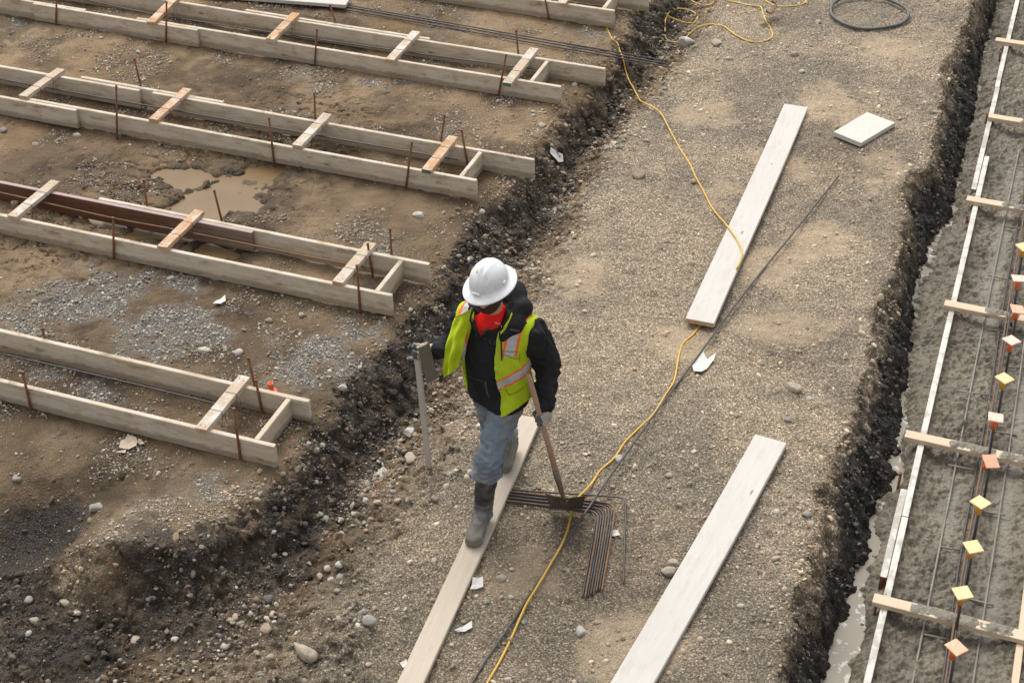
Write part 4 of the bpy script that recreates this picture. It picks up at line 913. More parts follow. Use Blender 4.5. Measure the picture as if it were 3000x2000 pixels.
rocks = [
 ((599, 1030), 37, 'pale oval stone lying left of its pair between the two nearest forms', W_, .65, 0), ((698, 1034), 28, 'round pale stone lying right of its pair between the two nearest forms', W_, .9, 0),
 ((1001, 1139), 36, 'pale oval stone lying above the dark ditch edge near the orange cap', W_, .6, 0), ((281, 1491), 38, 'angular grey block standing alone left below the nearest form', G_, .9, 1), ((49, 1405), 28, 'rough pale stone at the far left below the nearest form', G_, .9, 1),
 ((225, 1797), 28, 'pale pointed stone above a smaller one at bottom left', T_, .9, 1), ((223, 1817), 19, 'small stone touching the pale pointed stone at bottom left', T_, .8, 0), ((85, 1759), 31, 'rounded grey stone in the gravel at far bottom left', G_, .75, 0), ((191, 1768), 37, 'angular tan stone with a flat top at bottom left', T_, .7, 1), ((100, 1820), 34, 'tan stone lowest in the far left gravel', T_, .6, 1),
 ((400, 1876), 36, 'angular pale stone alone near the bottom left edge', T_, .8, 1), ((514, 1873), 24, 'pale broken stone between two pebbles near the bottom', W_, .9, 1), ((657, 1895), 29, 'pale tan stone above the bottom edge left of the white boulder', T_, .7, 0), ((691, 1808), 24, 'upper of two touching pale stones in the dark rubble', T_, .9, 0), ((680, 1824), 21, 'lower of two touching pale stones in the dark rubble', W_, .8, 0), ((782, 1846), 40, 'large tan stone with a rough face in the dark rubble', B_, .9, 1), ((787, 1759), 38, 'large dark angular stone in the rubble below the ditch', D_, .8, 1), ((646, 1866), 34, 'dark flat stone beside the pale tan stone', D_, .6, 1),
 ((938, 1690), 25, 'upright pale oval stone at the left of the pebble cluster', T_, 1.0, 0), ((961, 1667), 26, 'white round stone topmost in the pebble cluster', W_, .9, 0), ((969, 1698), 20, 'small white stone lowest in the pebble cluster', W_, .9, 0), ((995, 1655), 27, 'white stone at the right top of the pebble cluster', W_, .8, 0), ((996, 1693), 29, 'grey stone at the right of the pebble cluster', G_, .9, 0), ((989, 1732), 25, 'grey stone just below the pebble cluster', G_, .9, 0), ((908, 1649), 20, 'pale upright stone above left of the pebble cluster', T_, 1.0, 0),
 ((893, 1914), 92, 'largest boulder, long and pale, near the bottom of the ditch', T_, .40, 1), ((1121, 1391), 46, 'big round pale stone in the ditch below the wooden stake', W_, .92, 0), ((1202, 1345), 34, 'long pale stone leaning left of the wooden stake foot', T_, 1.1, 0), ((1201, 1269), 34, 'tall pale stone beside the middle of the wooden stake', W_, 1.1, 1), ((1166, 1470), 29, 'pale angular stone at the right side of the ditch floor', T_, .8, 1), ((1106, 1474), 28, 'tan flat stone in the middle of the ditch floor', T_, .6, 1), ((1153, 1442), 27, 'grey flat stone below the big round pale stone', G_, .6, 0),
 ((1704, 1853), 37, 'pale squarish stone on the bench left of the nearest trench plank', W_, .85, 1), ((1974, 1651), 38, 'upper of two tan stones touching the nearest trench plank', T_, .75, 0), ((1957, 1679), 46, 'lower and bigger of two tan stones touching the nearest trench plank', T_, .75, 0),
 ((2325, 1140), 52, 'long pale oval cobble lying alone on the bench near the bank', T_, .5, 0), ((2156, 1216), 18, 'grey tall stone above the end of the trench plank', G_, 1.0, 1), ((2307, 1232), 24, 'oval grey stone right above the trench plank corner', G_, .5, 0), ((2372, 1169), 21, 'pale rough stone below right of the long oval cobble', W_, .8, 1), ((2276, 1501), 26, 'round pale stone right of the trench plank middle', W_, .9, 0), ((2272, 1637), 27, 'round tan stone lying nearest the dark bank edge', T_, .8, 0), ((2361, 1508), 28, 'angular grey stone at the bank edge', G_, .85, 1), ((2376, 1534), 20, 'small oval stone below the angular stone at the bank edge', T_, .9, 0), ((2169, 1776), 25, 'oval pale stone low on the bench right of the trench plank', W_, .65, 0),
 ((2101, 130), 34, 'round tan boulder below the yellow cord loops', T_, .8, 0), ((2396, 67), 21, 'round pale stone left of the black hose ring', T_, .9, 0), ((2136, 174), 25, 'flat white stone below the round tan boulder', W_, .5, 0), ((2328, 162), 28, 'flat tan stone below left of the black hose ring', T_, .5, 0), ((2349, 212), 19, 'pale stone between the hose ring and the long plank', W_, .8, 0), ((2032, 534), 22, 'brown angular stone touching the yellow cord above the long plank', B_, .95, 1), ((1870, 516), 40, 'rough tan rock on the ditch side of the bench', B_, .85, 1), ((1891, 415), 26, 'tan stone on the bench left of the yellow cord', T_, .7, 0), ((1778, 436), 19, 'grey round stone in the ditch right of the white shard', G_, 1.0, 0),
 ((1226, 634), 34, 'white angular block in front of the middle form', W_, .8, 1), ((1413, 622), 21, 'white angular stone at the ditch edge below the middle form', W_, .85, 1), ((2014, 132), 60, 'pale broken concrete lump under the yellow cord loops', W_, .6, 1), ((1683, 250), 19, 'white round stone below the end of the fourth form', W_, .95, 0), ((1589, 369), 24, 'round tan stone on the ditch edge left of the yellow cord', T_, .9, 0), ((1562, 330), 17, 'upper of two white stones beyond the middle form', W_, .6, 0), ((1562, 341), 19, 'lower of two white stones beyond the middle form', W_, .55, 0),
 ((9, 385), 25, 'pale stone at the left edge below the middle form', G_, .85, 1), ((104, 426), 22, 'tan blocky stone on the mud below the middle form', T_, .8, 1), ((225, 400), 30, 'flat pale sliver of stone below the middle form', W_, .35, 1), ((406, 155), 20, 'long white stone on the mud in front of the fourth form', W_, .55, 0), ((466, 187), 14, 'small grey stone on the mud left of a white one', G_, .8, 0), ((500, 184), 17, 'small white stone on the mud right of a grey one', W_, .55, 1), ((298, 113), 17, 'white stone near the splice board of the fourth form', W_, .6, 1), ((240, 208), 14, 'small pale stone on the mud behind the middle form', G_, .7, 0),
 ((102, 887), 21, 'white chip lying on the grey gravel patch', W_, .6, 1), ((43, 596), 30, 'pale stone inside the form with the red board', T_, .65, 0), ((502, 819), 31, 'grey half buried stone at the edge of the gravel patch', G_, .7, 0), ((885, 926), 27, 'flat pale stone in the rubble near the ditch', T_, .65, 1), ((874, 889), 12, 'small dark rimmed stone below the second form', G_, .9, 0), ((787, 943), 27, 'tan flat stone left of the rubble near the ditch', B_, .6, 1),
 ((1470, 1695), 31, 'pale oval stone right of the curled white shard', T_, .65, 0), ((1497, 1749), 19, 'small pale oval stone below right of the curled shard', W_, .8, 0), ((1272, 1642), 19, 'pale rounded stone left of the walking plank', W_, .9, 0), ((1079, 1821), 48, 'broad flat grey stone half buried left of the walking plank', G_, .6, 1), ((1081, 1948), 21, 'tan round stone at the bottom left of the walking plank', T_, .8, 0), ((1536, 1823), 23, 'grey stone right of the yellow cord near the bottom', G_, .8, 0), ((1425, 1765), 22, 'grey oval stone between the walking plank and the yellow cord', G_, .7, 0), ((1814, 1347), 29, 'pale stone touching the long single bar near the shovel', W_, .8, 1), ((1959, 1394), 22, 'pale stone on the bench between bent bar and trench plank', T_, .9, 0), ((1612, 1810), 18, 'grey stone on the bench below the bent bars', G_, .7, 0)]
for q, wpx, lab, col, asp, an in rocks:
    rock(q, wpx, lab, col, asp, flat=.62 if not an else .7, angular=bool(an) or (int(q[0]) % 3 > 0), rot=(q[0] * 13 + q[1] * 7) % 50 - 25, sink=.32 if wpx < 60 else .4)
# ------------------------------------------------------------------ the worker
PX, PY = np.array([.917, -.399, 0]), np.array([.399, .917, 0]); PO = np.array([-.09, 8.40, 0.0])   # his left, his back
def Lc(x, y, z):
    d = np.array([x, y, 0]) - PO; return np.array([d @ PX, d @ PY, z - ZP])
def Ld(x, y, z): return np.array([np.array([x, y, 0]) @ PX, np.array([x, y, 0]) @ PY, z])
def old_at(q, y):                       # picture point at a given distance in front of the camera's foot
    d = ray(q); o = np.array([d[0] * D1[0] + d[1] * D2[0], d[0] * D1[1] + d[1] * D2[1]])
    t = y / o[1]; return np.array([o[0] * t, y, CAM_H + d[2] * t])
def Lq(q, y): return Lc(*old_at(q, y))
class Grid:
    def __init__(s, lo, hi, h):
        s.lo = np.array(lo, float); s.h = h; s.n = (np.ceil((np.array(hi) - s.lo) / h).astype(int) + 1)
        ax = [(s.lo[i] + h * np.arange(s.n[i])).astype(np.float32) for i in range(3)]
        s.X, s.Y, s.Z = np.meshgrid(*ax, indexing='ij')
def cap(g, a, b, ra, rb=None):
    rb = ra if rb is None else rb; d = b - a; L2 = float(d @ d) + 1e-9
    px, py, pz = g.X - a[0], g.Y - a[1], g.Z - a[2]
    t = np.clip((px * d[0] + py * d[1] + pz * d[2]) / L2, 0, 1)
    return np.sqrt((px - t * d[0])**2 + (py - t * d[1])**2 + (pz - t * d[2])**2) - (ra + t * (rb - ra))
def ell(g, c, r, R=None):
    px, py, pz = g.X - c[0], g.Y - c[1], g.Z - c[2]
    if R is not None: px, py, pz = (R[i][0] * px + R[i][1] * py + R[i][2] * pz for i in range(3))
    k0 = np.sqrt((px / r[0])**2 + (py / r[1])**2 + (pz / r[2])**2); k1 = np.sqrt((px / r[0]**2)**2 + (py / r[1]**2)**2 + (pz / r[2]**2)**2) + 1e-6
    return k0 * (k0 - 1) / k1
def smin(a, b, k):
    h = np.clip(.5 + .5 * (b - a) / k, 0, 1); return b * (1 - h) + a * h - k * h * (1 - h)
def smax(a, b, k): return -smin(-a, -b, k)
def sunion(lst, k):
    r = lst[0]
    for x in lst[1:]: r = smin(r, x, k)
    return r
def waves(g, f, amp, seed, n=5, stretch=(1, 1, 1)):
    r_ = np.random.default_rng(seed); o = 0
    for i in range(n):
        d = r_.normal(size=3) * np.array(stretch); d /= np.linalg.norm(d); d *= f * (.6 + .9 * r_.random()); ph = r_.random() * 6.28
        o = o + np.sin(g.X * d[0] + g.Y * d[1] + g.Z * d[2] + ph + 1.3 * np.sin(g.X * d[1] - g.Z * d[0] * .7 + g.Y * d[2] + ph * 2))
    return o * (amp / n ** .5)
def nets(F, g):
    """naive surface nets"""
    ins = F < 0; nx, ny, nz = F.shape
    cx = [ins[i:nx - 1 + i, j:ny - 1 + j, k:nz - 1 + k] for i in (0, 1) for j in (0, 1) for k in (0, 1)]
    cnt = sum(c.astype(np.int8) for c in cx); act = (cnt > 0) & (cnt < 8)
    I, J, K = np.where(act); acc = np.zeros((len(I), 3)); wt = np.zeros(len(I))
    for a in range(8):
        for ax in range(3):
            o = [(a >> 2) & 1, (a >> 1) & 1, a & 1]
            if o[ax]: continue
            p = list(o); p[ax] = 1
            f0 = F[I + o[0], J + o[1], K + o[2]]; f1 = F[I + p[0], J + p[1], K + p[2]]
            m_ = (f0 < 0) != (f1 < 0); t = np.where(m_, f0 / (f0 - f1 + 1e-12), 0)
            for d in range(3): acc[:, d] += np.where(m_, o[d] + (t if d == ax else 0), 0)
            wt += m_
    P = np.stack([I, J, K], 1) + acc / wt[:, None]; Vv = g.lo + P * g.h
    idx = np.full(act.shape, -1, np.int64); idx[I, J, K] = np.arange(len(I)); Fq = []
    for ax in range(3):
        sl0 = [slice(1, None)] * 3; s1 = [slice(1, -1)] * 3
        b, c = [(1, 2), (2, 0), (0, 1)][ax]
        rng_ = [slice(0, n - 1) if d == ax else slice(1, n - 1) for d, n in enumerate(F.shape)]
        A = ins[tuple(rng_)]; r2 = [slice(1, n) if d == ax else slice(1, n - 1) for d, n in enumerate(F.shape)]; B = ins[tuple(r2)]
        x = np.where(A != B); base = np.stack(x, 1); 
        for d in range(3):
            if d != ax: base[:, d] += 1
        def cell(db, dc):
            q = base.copy(); q[:, b] += db; q[:, c] += dc; return idx[q[:, 0], q[:, 1], q[:, 2]]
        q = np.stack([cell(-1, -1), cell(0, -1), cell(0, 0), cell(-1, 0)], 1)
        fl = ~A[x]; q[fl] = q[fl][:, ::-1]; Fq.append(q)
    return Vv, np.concatenate(Fq)
def sdf_obj(name, F, g, mat, parent, split=None, relax=1):
    Vv, Fq = nets(F, g)
    for _ in range(relax):
        s_ = np.zeros_like(Vv); c_ = np.zeros(len(Vv))
        for i in range(4):
            a, b = Fq[:, i], Fq[:, (i + 1) % 4]; np.add.at(s_, a, Vv[b]); np.add.at(c_, a, 1)
        Vv = .5 * Vv + .5 * s_ / np.maximum(c_, 1)[:, None]
    if split is None: return link(name, mesh_np(name, Vv, Fq), M[mat] if isinstance(mat, str) else mat, parent)
    ctr = Vv[Fq].mean(1); lab = split(ctr); objs = []; first = None
    for k, (nm, mt) in enumerate(zip(name, mat)):
        f = Fq[lab == k]
        if not len(f): continue
        u_, inv = np.unique(f, return_inverse=True)
        o = link(nm, mesh_np(nm, Vv[u_], inv.reshape(f.shape)), M[mt], first or parent); first = first or o; objs.append(o)
    return objs
def cloth(name, col, col2, scale=8, rough=.85, fine=.4, stain=None, sheen=0.0):
    mt, n, b = new_mat(name); v = objvec(n, rand=False)
    c = mixc(n, ramp(n, noise(n, v, scale, 5, .6), [(.32, 0), (.68, 1)]), col2, col)
    if stain: c = mixc(n, ramp(n, noise(n, v, stain[1], 4, .6), [(.46, 0), (.68, stain[2])]), c, stain[0])
    n.links.new(c, b.inputs['Base Color']); b.inputs['Roughness'].default_value = rough; b.inputs['Specular IOR Level'].default_value = .2
    bump(n, b, noise(n, v, 320, 2, .5), fine, .002); return mt
M['black_cloth'] = cloth('black_fleece', (.012, .0125, .014), (.02, .02, .022), 9)
M['hood_cloth'] = cloth('quilted_black', (.013, .014, .017), (.022, .023, .026), 14, .6)
M['lime'] = cloth('lime_mesh', (.45, .56, .016), (.35, .46, .012), 7, .7, .3)
M['silver'] = cloth('silver_tape', (.47, .47, .48), (.38, .38, .39), 18, .45, .1)
M['tape_orange'] = cloth('orange_tape', (.88, .17, .04), (.78, .13, .03), 18, .6, .1)
M['red_cloth'] = cloth('red_shirt', (.80, .018, .012), (.66, .012, .01), 12, .8)
M['denim'] = cloth('worn_denim', (.19, .225, .265), (.105, .132, .165), 9, .9, .6, ((.29, .25, .195), 3.2, .7))
M['boot'] = cloth('rubber_boot', (.026, .028, .031), (.042, .043, .044), 10, .42, .05, ((.16, .15, .135), 9, .7))
M['boot_cement'] = cloth('cement_covered_boot', (.20, .19, .165), (.125, .112, .085), 13, .7, .4)
M['skin'] = cloth('skin', (.56, .31, .22), (.48, .26, .18), 20, .55, .1)
M['beard'] = cloth('dark_beard', (.032, .02, .014), (.07, .042, .028), 90, .8, 1.0)
M['glove'] = cloth('beige_glove', (.42, .37, .31), (.30, .26, .21), 25, .85, .5)
M['glove_grip'] = cloth('dark_grip', (.075, .08, .09), (.13, .13, .135), 30, .6, .3)
M['helmet'] = cloth('white_shell', (.74, .75, .76), (.66, .67, .67), 8, .35, .02, ((.42, .40, .37), 16, .45))
M['eye'] = simple('eye_white', (.7, .68, .64), .3, var=.02)
ro = to_uv(np.array([PO[0], PO[1], ZP])); rx = to_uv(PX)
person = empty('person', ro, math.atan2(rx[1], rx[0]))
tag(person, 'worker in white hard hat, lime vest and jeans walking along the tan plank', 'person')
# joints
Rs, Ls = Lc(-.285, 8.475, 1.325), Lc(.125, 8.325, 1.315)
Le, Lw = Lc(.218, 8.40, 1.03), Lc(.205, 8.225, .83)
Re, Rw = Lc(-.375, 8.54, 1.09), Lc(-.455, 8.335, 1.175)
Lh, Rh = Lc(-.005, 8.37, .84), Lc(-.165, 8.45, .84)
Lk, La = Lc(-.15, 8.14, .47), Lc(-.197, 8.20, -.01)
Rk, Ra = Lc(-.115, 8.52, .42), Lc(-.030, 8.92, .08)
Hc = Lc(-.122, 8.30, 1.650)
hf = Ld(-.52, -.82, -.22); hu = Ld(-.20, -.15, .965); hf /= np.linalg.norm(hf); hu -= hf * (hu @ hf); hu /= np.linalg.norm(hu); hl = np.cross(hu, hf)
hat_axes = (hl, hf, hu)
hf = Ld(-.50, -.86, .06); hu = Ld(-.16, .02, .98); hf /= np.linalg.norm(hf); hu -= hf * (hu @ hf); hu /= np.linalg.norm(hu); hl = np.cross(hu, hf); Hat = Hc.copy(); Hc = Hc + hf * .022 - hu * .012
HR = np.array([hl, -hf, hu])                                  # head frame: x his left, y back, z up
def hp(x, y, z): return Hc + hl * x - hf * y + hu * z
c_pel, c_bel, c_che = Lc(-.09, 8.42, .90), Lc(-.10, 8.385, 1.07), Lc(-.085, 8.405, 1.235)
def torso(g, o=0.0, ext=True):
    t = sunion([ell(g, c_pel - np.array([0, 0, .12 if ext else .03]), (.168 + o, .130 + o, (.34 if ext else .14) + o)), ell(g, c_pel, (.165 + o, .125 + o, .17 + o)), ell(g, c_bel, (.182 + o, .148 + o, .20 + o)), ell(g, c_che, (.200 + o, .132 + o, .20 + o)), cap(g, Rs + [.05, 0, -.01], Ls + [-.05, 0, -.01], .068 + o)], .07)
    if ext: t = smin(t, cap(g, Lh, Lh + (Lk - Lh) * .42, .100 + o, .092 + o), .05)
    return smin(t, cap(g, Lc(-.09, 8.41, 1.32), Lc(-.115, 8.36, 1.52), .062 + o * .3, .055), .05)
# body: one continuous surface
g = Grid((-.52, -.62, -.01), (.50, .62, 1.86), .0085)
legs = sunion([cap(g, Lh, Lk, .085, .058), cap(g, Lk, La, .055, .042), cap(g, Rh, Rk, .085, .058), cap(g, Rk, Ra, .055, .042), cap(g, La + [0, 0, -.06], Lc(-.245, 8.02, -.07), .032), cap(g, Ra + [0, 0, -.04], Lc(-.042, 8.78, -.045), .026)], .04)
arms = sunion([cap(g, Rs, Re, .055, .045), cap(g, Re, Rw, .043, .03), cap(g, Ls, Le, .055, .045), cap(g, Le, Lw, .043, .03), cap(g, Lw, Lc(.198, 8.20, .80), .025), cap(g, Rw, Lc(-.462, 8.32, 1.185), .025)], .03)
head = sunion([ell(g, hp(0, .005, .03), (.078, .098, .105), HR), ell(g, hp(0, -.035, -.055), (.058, .062, .062), HR)], .05)
head = smin(head, cap(g, hp(0, -.095, .012), hp(0, -.116, -.020), .010, .015), .018)                       # nose
for s in (-1, 1): head = smin(head, ell(g, hp(s * .08, .012, -.005), (.010, .020, .030), HR), .008)           # ears
for s in (-1, 1): head = smax(head, -ell(g, hp(s * .032, -.098, .018), (.016, .012, .009), HR), .012)         # eye sockets
head = smax(head, -ell(g, hp(0, -.103, -.058), (.022, .010, .003), HR), .004)                                # mouth
body = sunion([torso(g, -.045, False), legs, arms], .03); body = smin(body, head, .025)
sdf_obj('body', body, g, 'skin', person, relax=0)
# face details
g = Grid(Hc - .17, Hc + .17, .004)
head = sunion([ell(g, hp(0, .005, .03), (.078, .098, .105), HR), ell(g, hp(0, -.035, -.055), (.058, .062, .062), HR)], .05)
xl = (g.X - Hc[0]) * hl[0] + (g.Y - Hc[1]) * hl[1] + (g.Z - Hc[2]) * hl[2]
yb = -((g.X - Hc[0]) * hf[0] + (g.Y - Hc[1]) * hf[1] + (g.Z - Hc[2]) * hf[2])
zu = (g.X - Hc[0]) * hu[0] + (g.Y - Hc[1]) * hu[1] + (g.Z - Hc[2]) * hu[2]
side = -.02 + .9 * np.abs(xl) * (np.abs(xl) > .045) - .045 * (np.abs(xl) <= .045)
bd = smax(head - .009 - waves(g, 300, .0022, 5), np.maximum(np.maximum(zu - np.where(np.abs(xl) < .03, -.052, -.052 + .75 * (np.abs(xl) - .03)), yb - .02), -ell(g, hp(0, -.108, -.058), (.023, .025, .010), HR)), .006)
sdf_obj('beard', bd, g, 'beard', person)
hr = smax(head - .007, np.maximum(.0 - yb, zu - .06), .006); hr = smax(hr, -(zu + .085), .006)
sdf_obj('hair', hr, g, 'beard', person)
for s in (-1, 1):
    mb = MB(); sv, sf = icos(2); mb.add([hp(s * .032, -.084, .018) + p * .0115 for p in sv], [tuple(f) for f in sf], True); link('eye', mb.mesh('eye'), M['eye'], person)
# hard hat with a full brim
def hat():
    hl, hf, hu = hat_axes
    hh = empty('hard_hat', Hat + hu * .055); hh.parent = person
    nr, na = 46, 96; vs = []
    prof = []                                                   # (radius factor, height)
    for i in range(17): a = math.pi / 2 * i / 16; prof.append((math.sin(a) * 1.0, math.cos(a) * .128 + .012, 0))
    prof += [(1.02, .008, 0), (1.08, .002, 1), (1.25, -.006, 1), (1.42, -.016, 1), (1.455, -.019, 1), (1.46, -.024, 1), (1.42, -.023, 1), (1.2, -.012, 1), (.99, -.004, 1), (.95, .02, 0)]
    for i in range(12): a = math.pi / 2 * (1 - i / 11); prof.append((math.sin(a) * .95, math.cos(a) * .118 + .012, 0))
    for r, z, br in prof:
        for k in range(na):
            a = 2 * math.pi * k / na; ca, sa = math.cos(a), math.sin(a)
            x, y = .112 * r * ca, .135 * r * sa
            if br: y = .135 * sa + (.045 + .012 * (sa < 0) * -sa) * (r - 1) / .46 * sa; x = .112 * ca + .047 * (r - 1) / .46 * ca
            zz = z
            if not br and z > .02 and r <= 1.0 and len(vs) < 17 * na:
                t = max(0, 1 - abs(y) / .125)
                rid = .007 * math.exp(-(x / .013) ** 2) + .005 * (math.exp(-((abs(x) - .038) / .010) ** 2)); zz += rid * min(1, t * 2.2)
            vs.append(tuple(hl * x - hf * y + hu * zz))
    n = len(prof); fs = []
    for i in range(n - 1):
        for k in range(na): j = (k + 1) % na; fs.append((i * na + k, (i + 1) * na + k, (i + 1) * na + j, i * na + j))
    mb = MB(); mb.add(vs, fs, True); sh = link('shell', mb.mesh('shell'), M['helmet'], hh)
    mb = MB()
    def hb(x, y, z): return hl * x - hf * y + hu * z
    p = [(x, y, z) for z in (.012, .027) for y in (-.136, -.146) for x in (-.024, .024)]
    mb.add([hb(*q) for q in p], [(0, 1, 3, 2), (4, 6, 7, 5), (0, 4, 5, 1), (2, 3, 7, 6), (0, 2, 6, 4), (1, 5, 7, 3)])
    link('front_tab', mb.mesh('front_tab'), M['helmet'], hh)
    for s in (-1, 1):
        mb = MB(); p = [(x, y, z) for z in (.010, .032) for y in (-.012, .014) for x in (s * .108, s * .118)]
        mb.add([hb(*q) for q in p], [(0, 1, 3, 2), (4, 6, 7, 5), (0, 4, 5, 1), (2, 3, 7, 6), (0, 2, 6, 4), (1, 5, 7, 3)]); link('side_slot', mb.mesh('side_slot'), M['helmet'], hh)
    mb = MB(); sv, sf = icos(2)
    mb.add([hb(-.012, -.058, .128) + hl * q[0] * .012 * (1 + .3 * math.sin(5 * q[1])) - hf * q[1] * .013 + hu * q[2] * .004 for q in sv], [tuple(f) for f in sf], True); link('mud_spot', mb.mesh('mud_spot'), M['kraft'], hh)
hat()
# hoodie
g = Grid((-.60, -.45, .70), (.52, .40, 1.74), .0065)
fold = waves(g, 55, .0045, 3, 6, (1, 1, .6)) + waves(g, 120, .002, 9, 5)
arm = sunion([cap(g, Rs, Re, .088, .074), cap(g, Re, Rw, .072, .056), cap(g, Ls, Le, .095, .084), cap(g, Le, Lw, .080, .060)], .025)
rings = 0
for a, b, ph in ((Le, Lw, 0), (Re, Rw, 1)):
    d = b - a; L = np.linalg.norm(d); d = d / L; t = (g.X - a[0]) * d[0] + (g.Y - a[1]) * d[1] + (g.Z - a[2]) * d[2]
    rings = rings + .0042 * np.sin(t * 95 + ph + 2.2 * np.sin(g.X * 23 + g.Y * 19 + g.Z * 15)) * np.clip((t + .05) / .1, 0, 1) * np.clip((L - t) / .05, 0, 1)
arm = arm - fold * 1.3 - rings
tor = torso(g, .022) - fold * .7
hem = cap(g, Lc(-.09, 8.42, .80), Lc(-.09, 8.42, .84), .17)
hoodie = smin(tor, arm, .03)
hoodie = smax(hoodie, (.885 - g.Z - .0), .008) if False else smax(hoodie, (.872 - g.Z), .01)
pass
hd = []
hpz = [((-.055, 8.245, 1.33), .024), ((.025, 8.285, 1.385), .044), ((.06, 8.39, 1.44), .060), ((.01, 8.50, 1.475), .074), ((-.10, 8.55, 1.475), .072), ((-.21, 8.50, 1.44), .050), ((-.235, 8.39, 1.39), .032), ((-.20, 8.27, 1.335), .022)]
for (a, ra), (b, rb) in zip(hpz[:-1], hpz[1:]): hd.append(cap(g, Lc(*a), Lc(*b), ra, rb))
hood = sunion(hd, .03) - .004 * np.sin(110 * (g.X * .8 + g.Z * .6)) * np.clip((g.Y + .02) / .06, 0, 1) - fold * .5
vx = g.X + .055
wedge = np.maximum(np.abs(vx) - np.maximum(.092 * (g.Z - 1.405) / .13, -1), g.Y + .06)          # open neck
wedge = np.maximum(wedge, -(g.Z - 1.37))
neckcut = cap(g, Lc(-.115, 8.36, 1.39), Lc(-.125, 8.33, 1.70), .080, .105)
hoodie = smin(hoodie, hood, .02)
hoodie = smax(hoodie, -wedge, .008); hoodie = smax(hoodie, -np.maximum(neckcut, -(g.Z - 1.44)), .01)
sdf_obj('hooded_sweatshirt', hoodie, g, 'black_cloth', person)
# red shirt in the open neck
g2 = Grid((-.22, -.30, 1.30), (.14, .10, 1.66), .005)
sh = smax(torso(g2, .012), np.maximum(np.maximum(np.abs(g2.X + .05) - .11, g2.Y - .02), 1.33 - g2.Z), .01)
sh = smax(sh, g2.Z - (1.555 + .5 * (g2.Y + .05)), .01)
sdf_obj('t_shirt', sh, g2, 'red_cloth', person)
# lime vest with reflective tape
vd = torso(g, .036) - fold * .9; sd_ = smin(vd, cap(g, Rs, Rs + (Re - Rs) * .25, .098), .03); sd_ = smin(sd_, cap(g, Ls, Ls + (Le - Ls) * .25, .102), .03)
front = g.Y < -.02
lx_ = np.interp(g.Z, [.78, .85, 1.0, 1.15, 1.3, 1.45, 1.6], [.105, .10, .088, .07, .055, .065, .10]); rx_ = np.interp(g.Z, [.85, 1.2, 1.3, 1.45, 1.6], [-.17, -.165, -.15, -.115, -.10])
openf = np.where(front, np.minimum(g.X - rx_, lx_ - g.X), -1.0)
armh = np.minimum(np.abs(g.X) - np.interp(g.Z, [1.0, 1.12, 1.3, 1.42, 1.6], [.34, .225, .215, .245, .26]), g.Z - 1.03)
vest = smax(sd_, openf, .004); vest = smax(vest, armh, .02)
vest = np.maximum(vest, np.interp(g.X, [-.3, .03, .07, .3], [.97, .845, .852, .97]) - g.Z); vest = np.maximum(vest, g.Z - 1.58)
vest = np.maximum(vest, -cap(g, Lc(-.115, 8.37, 1.31), Lc(-.115, 8.36, 1.7), .115))
vest = np.maximum(vest, -(torso(g, .018) - fold * .7))
def vsplit(c):
    x, y, z = c.T; lab = np.zeros(len(c), int)
    fr = y < .06
    for xc, zl, zh in ((.150, 1.305, 1.66), (-.180, 1.20, 1.66)):
        xa = xc + (.0 if xc < 0 else -.12 * (1.40 - z))
        d = np.abs(x - xa); lab = np.where(fr & (z > zl) & (z < zh) & (d < .043), 2, lab); lab = np.where(fr & (z > zl) & (z < zh) & (d < .027), 1, lab)
    zc = 1.125 + .55 * (x - .12)
    d = np.abs(z - zc); w1 = (x > -.12) | (y > 0)
    lab = np.where(w1 & (d < .047), 2, lab); lab = np.where(w1 & (d < .030), 1, lab)
    return lab
sdf_obj(['safety_vest', 'reflective_tape', 'orange_trim'], vest, g, ['lime', 'silver', 'tape_orange'], person, split=vsplit, relax=1)
vest_o = [o for o in person.children if o.name.startswith('safety_vest')][0]
# the open right front of the vest hangs away from the body
A_, B_q, C_, D_q = Lq((1334, 925), 8.36), Lq((1380, 905), 8.26), Lq((1346, 1074), 8.20), Lq((1299, 1108), 8.24)
ns, nt_ = 18, 30; vs = []
for off in (0, .007):
    for j in range(nt_):
        t = j / (nt_ - 1)
        for i in range(ns):
            s = i / (ns - 1); p = (A_ * (1 - s) + B_q * s) * (1 - t) + (D_q * (1 - s) + C_ * s) * t
            p = p + np.array([.0, -1, .2]) * (.035 * math.sin(math.pi * s) * (1 - .4 * t) + .016 * math.sin(11 * s + 3 * t) * (.3 + t) + .006 * math.sin(17 * t + 5 * s) - off) + np.array([-1, 0, 0]) * (.02 * math.sin(3.1 * t)) * (1 - s)
            vs.append(tuple(p))
q = []; K = ns * nt_
for j in range(nt_ - 1):
    for i in range(ns - 1):
        a = j * ns + i; q += [(a, a + 1, a + ns + 1, a + ns), (K + a, K + a + ns, K + a + ns + 1, K + a + 1)]
for j in range(nt_ - 1):
    for i in (0, ns - 1): a = j * ns + i; q.append((a, a + ns, K + a + ns, K + a))
for i in range(ns - 1):
    for j in (0, nt_ - 1): a = j * ns + i; q.append((a, a + 1, K + a + 1, K + a))
mb = MB(); mb.add(vs, q, True); link('open_front', mb.mesh('open_front'), M['lime'], vest_o)
